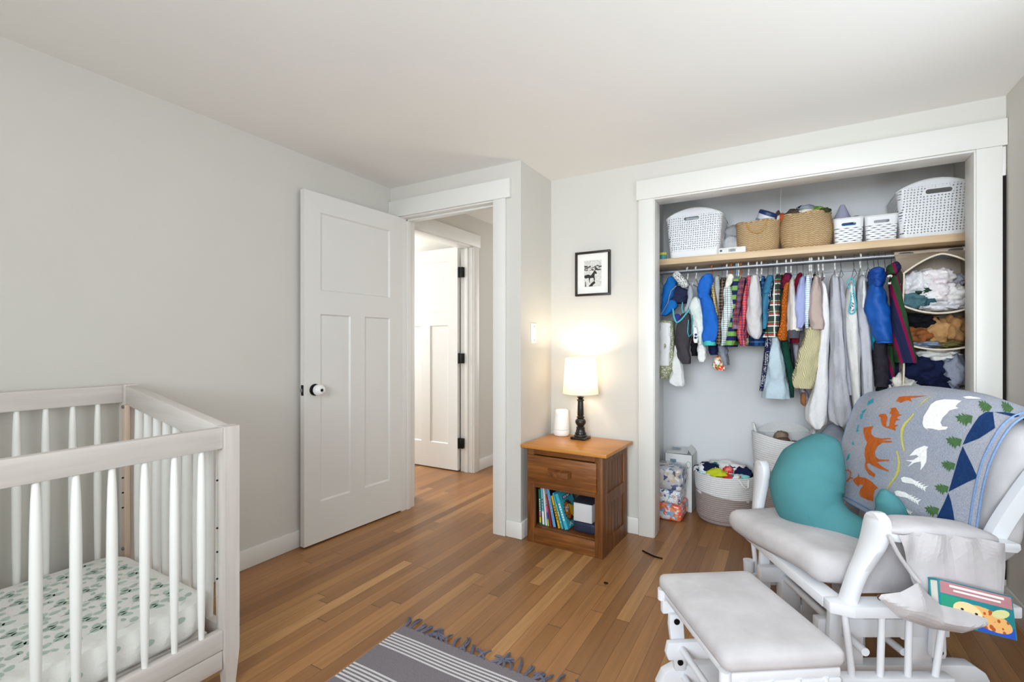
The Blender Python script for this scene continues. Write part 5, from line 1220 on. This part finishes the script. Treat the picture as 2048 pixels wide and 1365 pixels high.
SEED = [0]
def shirt(name, label, cat, rows, mt, hang, sleeve_y=3.215, sd=.085, cuff=None, fold=.08, nf=4, body_drop=.0, mt2=None, body_rows=None):
    """garment on a hanger: torso behind, two sleeves; rows trace the near sleeve"""
    SEED[0] += 1; s = SEED[0] * 1.7
    sl, o = shell(rows, sleeve_y, sd, fold, nf, s)
    br = body_rows or [(rows[0][0] - 1, (rows[0][1] + rows[0][2]) / 2 - 4, (rows[0][1] + rows[0][2]) / 2 + 7), (rows[0][0] + 12, (rows[0][1] + rows[0][2]) / 2 - 7, (rows[0][1] + rows[0][2]) / 2 + 9), (rows[-1][0] - 8 + body_drop, (rows[-1][1] + rows[-1][2]) / 2 - 9, (rows[-1][1] + rows[-1][2]) / 2 + 9)]
    bd, _ = shell(br, sleeve_y + .055, .255, .10, 6, s + .5)
    g = place(bd, o).build(name, mt2 or mt, None, 70, o); tag(g, label, cat)
    a = place(sl, o).build('sleeve', mt, g, 70)
    far_ = a.copy(); COL.objects.link(far_); far_.parent = g; far_.location = (0, .27, 0)
    if cuff:
        cm, ch_ = cuff; v, u0, u1 = rows[-1]; p = P((u0 + u1) / 2, v, Y=sleeve_y + sd * .25); w = (P(u1, v, Y=sleeve_y + sd * .25) - P(u0, v, Y=sleeve_y + sd * .25)).length / 2
        MB().lathe([(w * .98, .006), (w * 1.03, .0), (w * 1.03, -ch_), (w * .9, -ch_ - .003), (w * .6, -ch_ + .01)], (p.x - o.x, sleeve_y + sd / 2 - o.y, p.z - o.z), 24, True, None, 1, sd / 2 / w).build('cuff', cm, a, 60)
    if hang: hanger(*hang)
    return g
def drop(name, label, cat, rows, mt, hang=None, yf=3.26, depth=.20, fold=.10, nf=6, **kw):
    """garment that hangs as one soft tube (dress, trousers, sleep sack, cloth)"""
    SEED[0] += 1
    m, o = shell(rows, yf, depth, fold, nf, SEED[0] * 1.3, **kw); g = place(m, o).build(name, mt, None, 70, o); tag(g, label, cat)
    if hang: hanger(*hang)
    return g
# --- cloths and colours
blue_fl = cloth((38, 104, 196), .06); aqua = cloth((88, 186, 196)); navy = cloth((30, 38, 76), .15); lgrey = cloth((206, 205, 207), .04)
# --- nearest the closet's first jamb
g = drop('sun_hat', 'bright blue fleece hat with grey binding and flaps at the start of the rod', 'hat', [(553, 1336, 1348), (568, 1328, 1353), (584, 1324, 1349), (604, 1322, 1339), (620, 1321, 1334), (631, 1322, 1330)], cloth((26, 104, 182), .08), ('k', 1322, 545, 'dark hanger nearest the closet frame, holding the blue hat'), 3.24, .10, .05, 3)
o = g.location
m = MB(); m.tube([P(u, v, Y=3.232) for u, v in ((1353, 572), (1342, 582), (1339, 592), (1336, 606), (1328, 620), (1321, 630))], .003, 6); place(m, o).build('binding', cloth((150, 146, 146)), g, 60)
m, oo = shell([(600, 1336, 1350), (612, 1330, 1354), (622, 1324, 1346), (631, 1322, 1334)], 3.25, .07, .04, 3, 3.3); place(m, o).build('ear_flap', cloth((30, 112, 190), .06), g, 70)
m, oo = shell([(572, 1350, 1362), (584, 1340, 1377), (596, 1338, 1378), (606, 1344, 1374)], 3.27, .10, .05, 3, 2.2); place(m, o).build('lining', cloth((44, 50, 76), .2), g, 70)
c = P(1361, 560, Y=3.24)
kn = dots((232, 232, 228), (40, 40, 46), 150, .42, .9)
tag(MB().rbox((0, 0, 0), (.050, .05, .125), .022, 5).build('knit_mitten', kn, None, 70, c, (0, -.66, 0)), 'black and white flecked knit hat tilted on top of the blue fleece hat', 'hat')
drop('burp_cloth', 'light grey strap-like bib hanging beside the flecked hat', 'bib', [(571, 1377, 1382), (585, 1375, 1386), (600, 1375, 1385), (616, 1370, 1378), (624, 1368, 1374)], cloth((172, 178, 186)), ('w', 1375, 545, 'white hanger holding the light grey bib'), 3.25, .03, .03, 3)
t_ = drop('baby_carrier', 'dark grey baby carrier with aqua piping hanging below the blue hat', 'baby carrier', [(626, 1364, 1378), (645, 1356, 1380), (665, 1351, 1380), (690, 1350, 1378), (712, 1354, 1380), (728, 1364, 1380)], cloth((70, 66, 70), .1), None, 3.23, .09, .05, 3)
o = t_.location
for k, pts in enumerate((((1346, 618), (1348, 634), (1353, 645), (1362, 640), (1372, 628), (1379, 619)), ((1365, 605), (1364, 618), (1367, 627)))):
    place(MB().tube(catmull([P(u, v, Y=3.224) for u, v in pts], 5), .0055 if k == 0 else .0035, 8), o).build('strap', aqua, t_, 60)
m, oo = shell([(628, 1350, 1358), (638, 1347, 1361), (646, 1350, 1358)], 3.24, .03, .03, 3, 4); place(m, o).build('inner_pocket', cloth((62, 60, 140)), t_, 70)
place(MB().tube([P(u, v, Y=3.224) for u, v in ((1377, 640), (1375, 665), (1378, 674), (1384, 668), (1385, 630))], .0032, 6), o).build('piping', aqua, t_, 60)
dot_bag = dots((150, 152, 122), (226, 226, 208), 95, .36, .6)
tb = drop('tote_bag', 'olive dotted bag with a white panel hanging against the closet jamb', 'bag', [(640, 1316, 1346), (660, 1316, 1347), (700, 1316, 1347), (735, 1316, 1343), (757, 1316, 1338)], dot_bag, None, 3.22, .12, .03, 3)
m, oo = shell([(645, 1318, 1340), (680, 1318, 1340), (732, 1318, 1338)], 3.212, .04, .02, 3, 2); place(m, tb.location).build('white_panel', cloth((232, 232, 232), .03), tb, 70)
drop('muslin_cloth', 'long white muslin cloth hanging below the grey carrier', 'cloth', [(690, 1349, 1356), (712, 1347, 1360), (740, 1342, 1365), (765, 1338, 1367), (773, 1352, 1367)], cloth((234, 233, 231), .03), None, 3.25, .05, .12, 5)
bb = drop('bib', 'pale mint leaf-print bib with soft folds before the blue fleece', 'bib', [(594, 1386, 1396), (606, 1380, 1402), (622, 1379, 1405), (640, 1385, 1409), (665, 1393, 1407), (690, 1398, 1405)], patches([(226, 232, 224), (214, 226, 216), (234, 236, 230)], 30, .95, .1), ('w', 1392, 543, 'white hanger holding the pale mint bib'), 3.225, .07, .10, 4)
drop('bib', 'white bib with large navy spots hanging behind the mint bib', 'bib', [(636, 1386, 1394), (655, 1385, 1398), (675, 1386, 1397), (686, 1388, 1395)], dots((238, 238, 236), (50, 60, 104), 46, .40, .4), None, 3.235, .05, .04, 3)
drop('black_onesie', 'black garment showing between the grey carrier and the white one', 'clothes', [(670, 1384, 1396), (695, 1381, 1397), (712, 1383, 1394)], cloth((30, 30, 34)), None, 3.30, .12, .06, 4)
drop('white_sleeper', 'white sleeper leg hanging below the blue fleece sleeve', 'clothes', [(684, 1396, 1406), (700, 1394, 1412), (715, 1395, 1412), (724, 1398, 1409)], cloth((236, 236, 234), .03), None, 3.24, .07, .06, 4)
# blue fleece with hood
fl = shirt('fleece_jacket', 'bright blue hooded fleece jacket with turquoise cuffs', 'jacket', [(582, 1398, 1416), (600, 1399, 1424), (620, 1403, 1431), (640, 1405, 1436), (660, 1404, 1437), (676, 1404, 1434), (684, 1405, 1431)], blue_fl, ('o', 1424, 545, 'ivory hanger with an orange hook holding the blue hooded fleece'), 3.205, .10, (cloth((76, 190, 190)), .022), .05, 3)
m, oo = shell([(547, 1411, 1424), (556, 1401, 1425), (568, 1396, 1425), (582, 1394, 1421), (597, 1398, 1414)], 3.20, .12, .05, 3, 9); place(m, fl.location).build('hood', blue_fl, fl, 70)
drop('navy_shirt', 'navy shirt hem peeking out under the blue fleece', 'shirt', [(686, 1416, 1432), (700, 1416, 1437), (710, 1420, 1436)], navy, None, 3.29, .14, .08, 4)
# plaids
tan_pl = plaid((196, 168, 116), [('h', .030, 0, .25, (120, 92, 56), .7), ('v', .024, .1, .3, (226, 206, 160), .8), ('h', .030, .6, .12, (60, 50, 40), .7)])
shirt('plaid_shirt', 'tan and brown plaid shirt squeezed behind the blue fleece', 'shirt', [(562, 1420, 1428), (590, 1423, 1431), (620, 1430, 1436), (640, 1434, 1440)], tan_pl, None, 3.24, .07)
shirt('wool_shirt', 'grey melange shirt with a dark placket beside the tan plaid shirt', 'shirt', [(552, 1430, 1438), (575, 1429, 1440), (600, 1433, 1442), (625, 1436, 1444)], plaid((164, 168, 164), [('v', .05, .3, .3, (40, 38, 40), .9), ('h', .012, 0, .5, (190, 192, 188), .6)]), ('k', 1444, 541, 'thin dark hanger holding the grey melange shirt'), 3.23, .07)
dk_pl = plaid((74, 62, 56), [('h', .020, 0, .35, (28, 26, 28), .8), ('v', .018, 0, .35, (128, 104, 84), .7), ('h', .020, .6, .12, (190, 170, 150), .6), ('v', .018, .6, .12, (30, 28, 30), .8)])
shirt('plaid_shirt', 'dark brown and black plaid shirt before the white plaid one', 'shirt', [(556, 1444, 1451), (580, 1440, 1450), (610, 1437, 1447), (650, 1434, 1446), (688, 1432, 1449)], dk_pl, ('w', 1454, 540, 'white hanger holding the dark brown plaid shirt'), 3.22, .08)
wt_pl = plaid((236, 238, 236), [('h', .026, 0, .18, (92, 160, 156), .75), ('v', .022, 0, .16, (60, 70, 80), .8), ('h', .026, .5, .10, (50, 60, 76), .85), ('v', .022, .5, .22, (150, 200, 196), .6)])
ws = shirt('plaid_shirt', 'white shirt with teal and black checks under an ivory collar', 'shirt', [(570, 1449, 1460), (590, 1446, 1465), (612, 1447, 1467), (630, 1443, 1464), (655, 1440, 1458), (680, 1442, 1452), (692, 1441, 1448)], wt_pl, ('o', 1463, 540, 'ivory hanger with an orange hook holding the white and teal checked shirt'), 3.205, .085, None, .10, 4)
m, oo = shell([(548, 1455, 1466), (556, 1453, 1467), (566, 1451, 1464), (577, 1449, 1456)], 3.20, .05, .04, 3, 5); place(m, ws.location).build('collar', cloth((232, 228, 214), .03), ws, 70)
drop('romper', 'grey denim romper hanging low under the checked shirts', 'romper', [(690, 1434, 1452), (710, 1436, 1455), (730, 1444, 1458)], cloth((140, 146, 158), .14), None, 3.29, .12, .10, 5)
fr = drop('floral_outfit', 'small white outfit with red and yellow flowers hanging lowest', 'outfit', [(712, 1433, 1440), (722, 1428, 1442), (735, 1425, 1449), (741, 1434, 1450)], patches([(240, 236, 226), (220, 70, 60), (240, 220, 120), (236, 236, 230), (120, 160, 90)], 60, .95, .1), None, 3.27, .08, .10, 5)
polo = plaid((124, 168, 92), [('h', .056, .1, .5, (34, 42, 84), 1.0)])
shirt('striped_polo', 'green and navy block-striped polo shirt', 'shirt', [(556, 1466, 1481), (575, 1463, 1479), (600, 1461, 1476), (640, 1452, 1472), (670, 1448, 1473), (694, 1450, 1466)], polo, ('b', 1473, 539, 'light blue hanger holding the green and navy striped polo'), 3.225, .08)
rb_pl = plaid((150, 60, 68), [('v', .030, 0, .40, (90, 96, 116), .85), ('h', .040, .2, .22, (50, 52, 80), .7), ('v', .030, .75, .10, (30, 32, 60), .8), ('h', .040, .7, .12, (110, 116, 130), .7)])
shirt('plaid_shirt', 'muted red and slate plaid shirt with a turned-up cuff', 'shirt', [(556, 1479, 1491), (580, 1474, 1487), (605, 1470, 1483), (630, 1465, 1480), (652, 1462, 1479)], rb_pl, ('w', 1477, 538, 'white hanger holding the muted red and slate plaid shirt'), 3.212, .08, (plaid((120, 124, 138), [('v', .02, 0, .3, (190, 80, 84), .8)]), .018))
rd_pl = plaid((222, 82, 78), [('v', .028, .1, .22, (40, 50, 104), .8), ('h', .030, 0, .18, (44, 52, 100), .75), ('v', .028, .6, .08, (140, 180, 220), .8), ('h', .030, .5, .08, (120, 40, 56), .8)])
shirt('plaid_shirt', 'bright coral and navy plaid shirt beside the grey sweatshirt', 'shirt', [(552, 1495, 1504), (575, 1489, 1500), (600, 1484, 1497), (625, 1481, 1495), (645, 1476, 1492), (668, 1474, 1486), (692, 1480, 1492)], rd_pl, ('o', 1482, 538, 'ivory hanger with an orange hook holding the coral plaid shirt'), 3.215, .08, None, .10)
drop('green_shirt_hem', 'pale green checked shirt hem below the coral plaid shirt', 'shirt', [(660, 1484, 1496), (680, 1484, 1498), (690, 1486, 1496)], plaid((170, 184, 140), [('h', .02, 0, .3, (220, 224, 200), .7)]), None, 3.30, .14, .06, 4)
shirt('sweatshirt', 'light heather grey sweatshirt with a full rounded sleeve', 'sweatshirt', [(549, 1503, 1516), (558, 1500, 1519), (580, 1497, 1521), (610, 1494, 1523), (640, 1492, 1524), (660, 1495, 1524), (671, 1500, 1522), (678, 1508, 1518)], cloth((208, 205, 206), .03), ('w', 1497, 538, 'white hanger just before the heather grey sweatshirt'), 3.185, .11, None, .05, 3)
hanger('w', 1514, 536, 'white hanger with its neck in the grey sweatshirt'); hanger('w', 1523, 536, 'white hanger just past the grey sweatshirt, holding the blue plaid shirt')
bl_pl = plaid((38, 78, 128), [('v', .030, 0, .4, (26, 40, 84), .8), ('h', .030, .2, .3, (80, 130, 180), .7)])
drop('plaid_shirt', 'dark blue plaid shirt whose hem shows under the grey sweatshirt', 'shirt', [(552, 1522, 1530), (580, 1520, 1532), (630, 1508, 1530), (675, 1500, 1531), (692, 1499, 1531)], bl_pl, None, 3.30, .20, .08, 5)
sw = shirt('hooded_sweatshirt', 'steel blue hooded sweatshirt behind the dark plaid shirt', 'sweatshirt', [(560, 1529, 1545), (580, 1526, 1542), (600, 1524, 1538), (625, 1524, 1536), (645, 1525, 1536), (658, 1525, 1533)], cloth((62, 122, 156), .1), ('k', 1536, 537, 'thin wire hanger holding the steel blue hooded sweatshirt'), 3.225, .085)
m, oo = shell([(550, 1534, 1545), (560, 1531, 1547), (575, 1527, 1545), (588, 1526, 1540)], 3.22, .10, .05, 3, 7); place(m, sw.location).build('hood', cloth((58, 116, 150), .12), sw, 70)
nd = dots((28, 34, 66), (232, 232, 236), 120, .33, .3)
drop('dotted_dress', 'long navy dress with tiny white dots', 'dress', [(562, 1540, 1548), (590, 1534, 1544), (620, 1531, 1541), (680, 1530, 1544), (715, 1527, 1540), (750, 1522, 1533), (782, 1518, 1527)], nd, ('k', 1546, 536, 'thin wire hanger holding the navy dotted dress'), 3.235, .12, .08, 5)
gp = plaid((58, 72, 66), [('h', .062, 0, .12, (226, 226, 220), .95), ('h', .062, .2, .10, (206, 70, 56), .9), ('h', .062, .4, .08, (160, 190, 130), .8), ('v', .050, .1, .14, (232, 232, 226), .85), ('v', .050, .45, .12, (34, 36, 44), .7)])
shirt('flannel_shirt', 'dark green flannel shirt with bold white and red checks', 'shirt', [(548, 1552, 1562), (562, 1549, 1561), (582, 1545, 1561), (610, 1540, 1561), (640, 1536, 1560), (658, 1532, 1557), (675, 1526, 1553)], gp, ('w', 1554, 534, 'white hanger holding the dark green flannel shirt'), 3.195, .10)
drop('green_sleeve_shirt', 'dark green shirt sleeve between the flannel shirt and the orange knit', 'shirt', [(560, 1558, 1565), (590, 1559, 1566), (620, 1560, 1565), (640, 1559, 1563)], cloth((30, 66, 62)), None, 3.25, .08, .05, 4)
drop('navy_burgundy_top', 'navy and burgundy top folded over its hanger above the orange knit', 'shirt', [(546, 1568, 1583), (556, 1563, 1584), (568, 1562, 1578), (578, 1562, 1570)], patches([(40, 36, 84), (112, 24, 50), (44, 40, 92), (120, 30, 54)], 24, .95, .1), ('k', 1560, 535, 'wire hanger holding the navy and burgundy top'), 3.22, .16, .06, 4)
cab = NT('cable_knit'); X, Y, Z = cab.sep(cab.obj()); w_ = cab.math('SINE', cab.math('ADD', cab.math('MULTIPLY', cab.math('ADD', X, Y), 420.0), cab.math('MULTIPLY', cab.math('SINE', cab.math('MULTIPLY', Z, 190.0)), 2.6)))
cab.bump(w_, .9, .006); cab = cab.done(cab.mix(cab.math('ADD', cab.math('MULTIPLY', w_, .18), .2), lin((222, 120, 44)), lin((168, 78, 22))), .95, 0, .1)
shirt('cable_sweater', 'rust orange cable-knit sweater', 'sweater', [(564, 1573, 1579), (575, 1567, 1577), (600, 1563, 1575), (630, 1562, 1574), (655, 1558, 1574), (672, 1555, 1574), (681, 1561, 1572)], cab, ('w', 1572, 533, 'white hanger holding the orange cable-knit sweater'), 3.20, .08)
rg = shirt('raglan_top', 'cream and grey sweatshirt with a wide charcoal waistband', 'sweatshirt', [(558, 1579, 1587), (575, 1577, 1589), (600, 1575, 1592), (630, 1574, 1596), (662, 1573, 1600)], plaid((198, 194, 190), [('v', .09, .35, .35, (232, 226, 214), 1.0)]), ('w', 1582, 532, 'white hanger holding the cream and grey sweatshirt'), 3.215, .10, (cloth((84, 82, 88), .08), .042))
drop('maroon_shirt', 'maroon shirt behind the cream and grey sweatshirt', 'shirt', [(545, 1596, 1606), (560, 1589, 1602), (580, 1585, 1598), (600, 1586, 1594), (650, 1584, 1598), (686, 1580, 1598)], cloth((122, 22, 44), .1), ('k', 1594, 533, 'wire hanger holding the maroon shirt'), 3.26, .20, .06, 5)
shirt('periwinkle_shirt', 'periwinkle blue linen shirt', 'shirt', [(553, 1600, 1611), (570, 1596, 1610), (592, 1591, 1609), (612, 1589, 1610), (632, 1590, 1611), (648, 1590, 1608), (656, 1590, 1604)], cloth((162, 170, 214), .05), ('k', 1606, 532, 'wire hanger holding the periwinkle shirt'), 3.205, .09, None, .10, 4, 14)
shirt('striped_shirt', 'pale blue and white pinstriped shirt', 'shirt', [(550, 1612, 1620), (575, 1609, 1622), (610, 1609, 1620), (640, 1609, 1618), (657, 1611, 1617)], plaid((236, 240, 242), [('h', .0125, 0, .45, (156, 196, 220), .75)]), ('w', 1619, 530, 'white hanger holding the pale blue striped shirt'), 3.215, .08)
hanger('w', 1623, 530, 'white hanger between the striped shirt and the taupe tee')
drop('black_shirt', 'black top seen as a narrow dark edge before the taupe tee', 'shirt', [(548, 1626, 1632), (575, 1624, 1632), (600, 1622, 1630)], cloth((34, 32, 36)), ('k', 1630, 531, 'wire hanger holding the black top'), 3.30, .18, .05, 4)
shirt('taupe_tee', 'plain taupe short-sleeved tee above the cream skirt', 'shirt', [(551, 1629, 1636), (562, 1626, 1639), (585, 1620, 1643), (612, 1617, 1645), (640, 1619, 1647), (659, 1621, 1649)], cloth((190, 170, 162), .04), ('w', 1637, 529, 'white hanger holding the taupe tee'), 3.195, .10, None, .05, 4)
# lower tier
drop('blue_dress', 'pale blue chambray dress below the flannel shirt', 'dress', [(672, 1540, 1558), (690, 1538, 1561), (715, 1533, 1566), (745, 1528, 1572), (775, 1524, 1578), (797, 1523, 1580)], cloth((188, 206, 216), .05), None, 3.24, .16, .08, 7)
drop('green_trousers', 'dark green trousers below the orange sweater', 'trousers', [(680, 1561, 1577), (705, 1563, 1580), (735, 1570, 1586), (765, 1576, 1588), (795, 1580, 1588)], cloth((22, 64, 52), .08), None, 3.26, .14, .06, 4)
drop('black_leggings', 'black leggings behind the dark green trousers', 'trousers', [(684, 1578, 1584), (720, 1582, 1588), (760, 1586, 1590)], cloth((40, 38, 48)), None, 3.32, .10, .05, 4)
drop('lilac_trousers', 'grey-lilac trousers behind the cream skirt', 'trousers', [(688, 1584, 1598), (720, 1587, 1600), (760, 1592, 1604), (800, 1604, 1620)], cloth((168, 164, 176)), None, 3.34, .12, .06, 4)
rib = NT('ribbed_cotton'); X, Y, Z = rib.sep(rib.obj()); w_ = rib.math('SINE', rib.math('MULTIPLY', rib.math('ADD', rib.math('ADD', X, rib.math('MULTIPLY', Z, .16)), rib.math('MULTIPLY', Y, .5)), 900.0))
rib.bump(w_, .6, .004); rib = rib.done(rib.mix(rib.math('ADD', rib.math('MULTIPLY', w_, .25), .3), lin((224, 216, 176)), lin((184, 172, 124))), .95, 0, .1)
drop('ribbed_skirt', 'cream and khaki pinstriped skirt below the taupe tee', 'skirt', [(652, 1612, 1642), (672, 1608, 1643), (700, 1597, 1641), (735, 1589, 1637), (760, 1585, 1634), (777, 1588, 1626)], rib, None, 3.225, .14, .08, 8)
ws_ = cloth((236, 235, 236), .03)
drop('sleep_sack', 'white quilted sleep sack hanging below the taupe tee', 'sleep sack', [(562, 1640, 1648), (590, 1642, 1656), (640, 1640, 1659), (700, 1635, 1659), (750, 1630, 1657), (790, 1621, 1657), (820, 1613, 1657), (842, 1612, 1655), (852, 1618, 1650), (857, 1626, 1642)], ws_, ('w', 1646, 528, 'white hanger holding the quilted white sleep sack'), 3.235, .18, .05, 7)
drop('brown_tag_cloth', 'small brown cloth hanging beside the bottom of the white sleep sack', 'cloth', [(786, 1602, 1612), (805, 1601, 1612), (812, 1606, 1611)], cloth((150, 102, 66)), None, 3.30, .04, .05, 3)
drop('sleep_sack', 'full-length light grey sleep sack next to the white quilted one', 'sleep sack', [(549, 1662, 1674), (565, 1660, 1680), (600, 1660, 1683), (650, 1659, 1686), (700, 1659, 1690), (760, 1658, 1696), (810, 1657, 1702), (835, 1658, 1705), (846, 1662, 1702), (851, 1672, 1694)], cloth((190, 190, 198), .04), ('w', 1670, 526, 'white hanger holding the full-length light grey sleep sack'), 3.225, .20, .10, 6)
drop('sleep_sack', 'second light grey sleep sack half hidden behind the aqua-trimmed one', 'sleep sack', [(553, 1676, 1684), (580, 1678, 1690), (640, 1682, 1696), (720, 1686, 1702), (790, 1690, 1708)], cloth((180, 181, 190), .04), ('k', 1682, 530, 'wire hanger holding the half-hidden grey sleep sack'), 3.28, .16, .08, 5)
aq = drop('sleep_sack', 'off-white sleep sack with aqua binding at its neck and armhole', 'sleep sack', [(566, 1697, 1709), (585, 1694, 1711), (620, 1691, 1714), (660, 1690, 1718), (700, 1694, 1721), (745, 1699, 1721), (790, 1704, 1721), (825, 1708, 1720), (846, 1710, 1716)], cloth((228, 227, 224), .04), ('k', 1708, 528, 'wire hanger holding the aqua-trimmed sleep sack'), 3.215, .18, .06, 5)
for q in ([(1695, 570), (1698, 560), (1704, 557), (1709, 563), (1707, 572), (1700, 576), (1695, 572)], [(1704, 572), (1709, 590), (1712, 612), (1709, 625), (1702, 628), (1698, 622), (1701, 602), (1703, 580)]):
    place(MB().tube(catmull([P(u, v, Y=3.214) for u, v in q], 5), .0038, 8), aq.location).build('binding', aqua, aq, 60)
m, oo = shell([(585, 1703, 1707), (605, 1702, 1709), (622, 1700, 1708)], 3.208, .03, .03, 3, 6); place(m, aq.location).build('patterned_lining', dots((230, 232, 230), (90, 100, 120), 110, .4, .8), aq, 70)
drop('sleep_sack', 'long pale grey sleep sack just before the blue puffer jacket', 'sleep sack', [(551, 1718, 1732), (575, 1714, 1736), (620, 1713, 1740), (680, 1717, 1744), (740, 1721, 1748), (800, 1724, 1752), (840, 1726, 1752)], cloth((196, 196, 203), .04), ('w', 1721, 522, 'white hanger holding the long pale grey sleep sack'), 3.245, .18, .12, 6)
drop('white_bag_strap', 'cream strap hanging in front of the pale grey sleep sack', 'strap', [(560, 1726, 1730), (580, 1725, 1731), (600, 1725, 1730), (616, 1724, 1728)], cloth((232, 230, 226)), None, 3.225, .02, .02, 3)
drop('sage_shirt', 'sage green top as a thin strip behind the blue puffer jacket', 'shirt', [(560, 1737, 1742), (585, 1736, 1743), (610, 1735, 1741)], cloth((164, 190, 160)), ('k', 1736, 524, 'wire hanger holding the sage green top'), 3.30, .14, .04, 3)
pf_ = shirt('puffer_jacket', 'royal blue hooded puffer jacket', 'jacket', [(566, 1741, 1762), (585, 1737, 1772), (606, 1731, 1777), (622, 1733, 1781), (650, 1741, 1787), (672, 1750, 1791), (684, 1755, 1790)], plain((20, 84, 168), .55, 0, .3, .06, 14, 'nylon', .3, 200), ('k', 1748, 523, 'wire hanger holding the royal blue puffer jacket'), 3.165, .13, (plain((30, 96, 182), .6, 0, .3, .05, 14, 'nylon_cuff'), .006), .05, 4)
m, oo = shell([(534, 1745, 1764), (541, 1738, 1771), (552, 1737, 1773), (562, 1739, 1771), (575, 1743, 1766)], 3.16, .14, .07, 4, 8); place(m, pf_.location).build('hood', plain((14, 66, 146), .55, 0, .3, .1, 20, 'nylon_dark', .3, 200), pf_, 70)
drop('turquoise_jacket', 'turquoise quilted jacket behind the blue puffer jacket', 'jacket', [(620, 1738, 1746), (650, 1740, 1752), (680, 1742, 1753), (700, 1744, 1751)], plain((24, 150, 178), .6, 0, .3, .08, 14, 'nylon_teal', .3, 200), ('k', 1757, 522, 'wire hanger holding the turquoise jacket'), 3.25, .14, .08, 6)
drop('black_trousers', 'black snow trousers hanging below the blue puffer jacket', 'trousers', [(680, 1748, 1772), (700, 1745, 1776), (740, 1748, 1778), (774, 1749, 1778)], cloth((48, 44, 52), .12), None, 3.22, .14, .06, 4)
drop('green_dark_cloth', 'dark green cloth under the black snow trousers', 'cloth', [(774, 1754, 1776), (795, 1755, 1776), (806, 1756, 1774)], cloth((26, 44, 36)), None, 3.26, .10, .06, 4)
robe_m = NT('striped_robe'); X, Y, Z = robe_m.sep(robe_m.obj()); t_ = robe_m.math('FRACT', robe_m.math('DIVIDE', robe_m.math('ADD', robe_m.math('ADD', X, robe_m.math('MULTIPLY', Z, .24)), 2.0), .088))
r_ = robe_m.n('ValToRGB'); r_.color_ramp.interpolation = 'CONSTANT'; e = r_.color_ramp.elements
for _ in range(4): e.new(.5)
for k, (p, c) in enumerate(((0, (36, 40, 72)), (.26, (122, 24, 66)), (.42, (44, 72, 46)), (.70, (122, 24, 66)), (.84, (36, 40, 72)), (.95, (30, 34, 60)))): e[k].position = p; e[k].color = lin(c)
robe_m.t.links.new(t_, r_.inputs[0]); robe_m.bump(robe_m.noise(robe_m.obj(), 400, 2), .3, .003); robe_m = robe_m.done(r_.outputs[0], .95, 0, .1)
ro = drop('bathrobe', 'burgundy, green and navy striped fleece robe beside the organiser', 'robe', [(550, 1783, 1797), (575, 1782, 1802), (605, 1783, 1809), (640, 1786, 1817), (675, 1788, 1826), (705, 1790, 1833), (726, 1792, 1838)], robe_m, ('k', 1770, 520, 'wire hanger holding the puffy coats beside the striped robe'), 3.09, .14, .05, 4)
m, oo = shell([(523, 1787, 1797), (530, 1778, 1802), (540, 1774, 1802), (549, 1776, 1794)], 3.10, .12, .06, 3, 2.5); place(m, ro.location).build('hood', robe_m, ro, 70)
place(MB().tube(catmull([P(u, v, Y=3.13) for u, v in ((1776, 567), (1783, 566), (1785, 556), (1781, 551), (1775, 554))], 5), .0055, 8), ro.location).build('hanging_loop', cloth((232, 222, 214)), ro, 60)
drop('robe_underside', 'striped robe tail hanging behind the black snow trousers', 'robe', [(690, 1774, 1790), (730, 1775, 1792), (770, 1778, 1790), (800, 1780, 1786)], robe_m, ('k', 1784, 519, 'wire hanger holding the striped robe'), 3.24, .10, .06, 4)
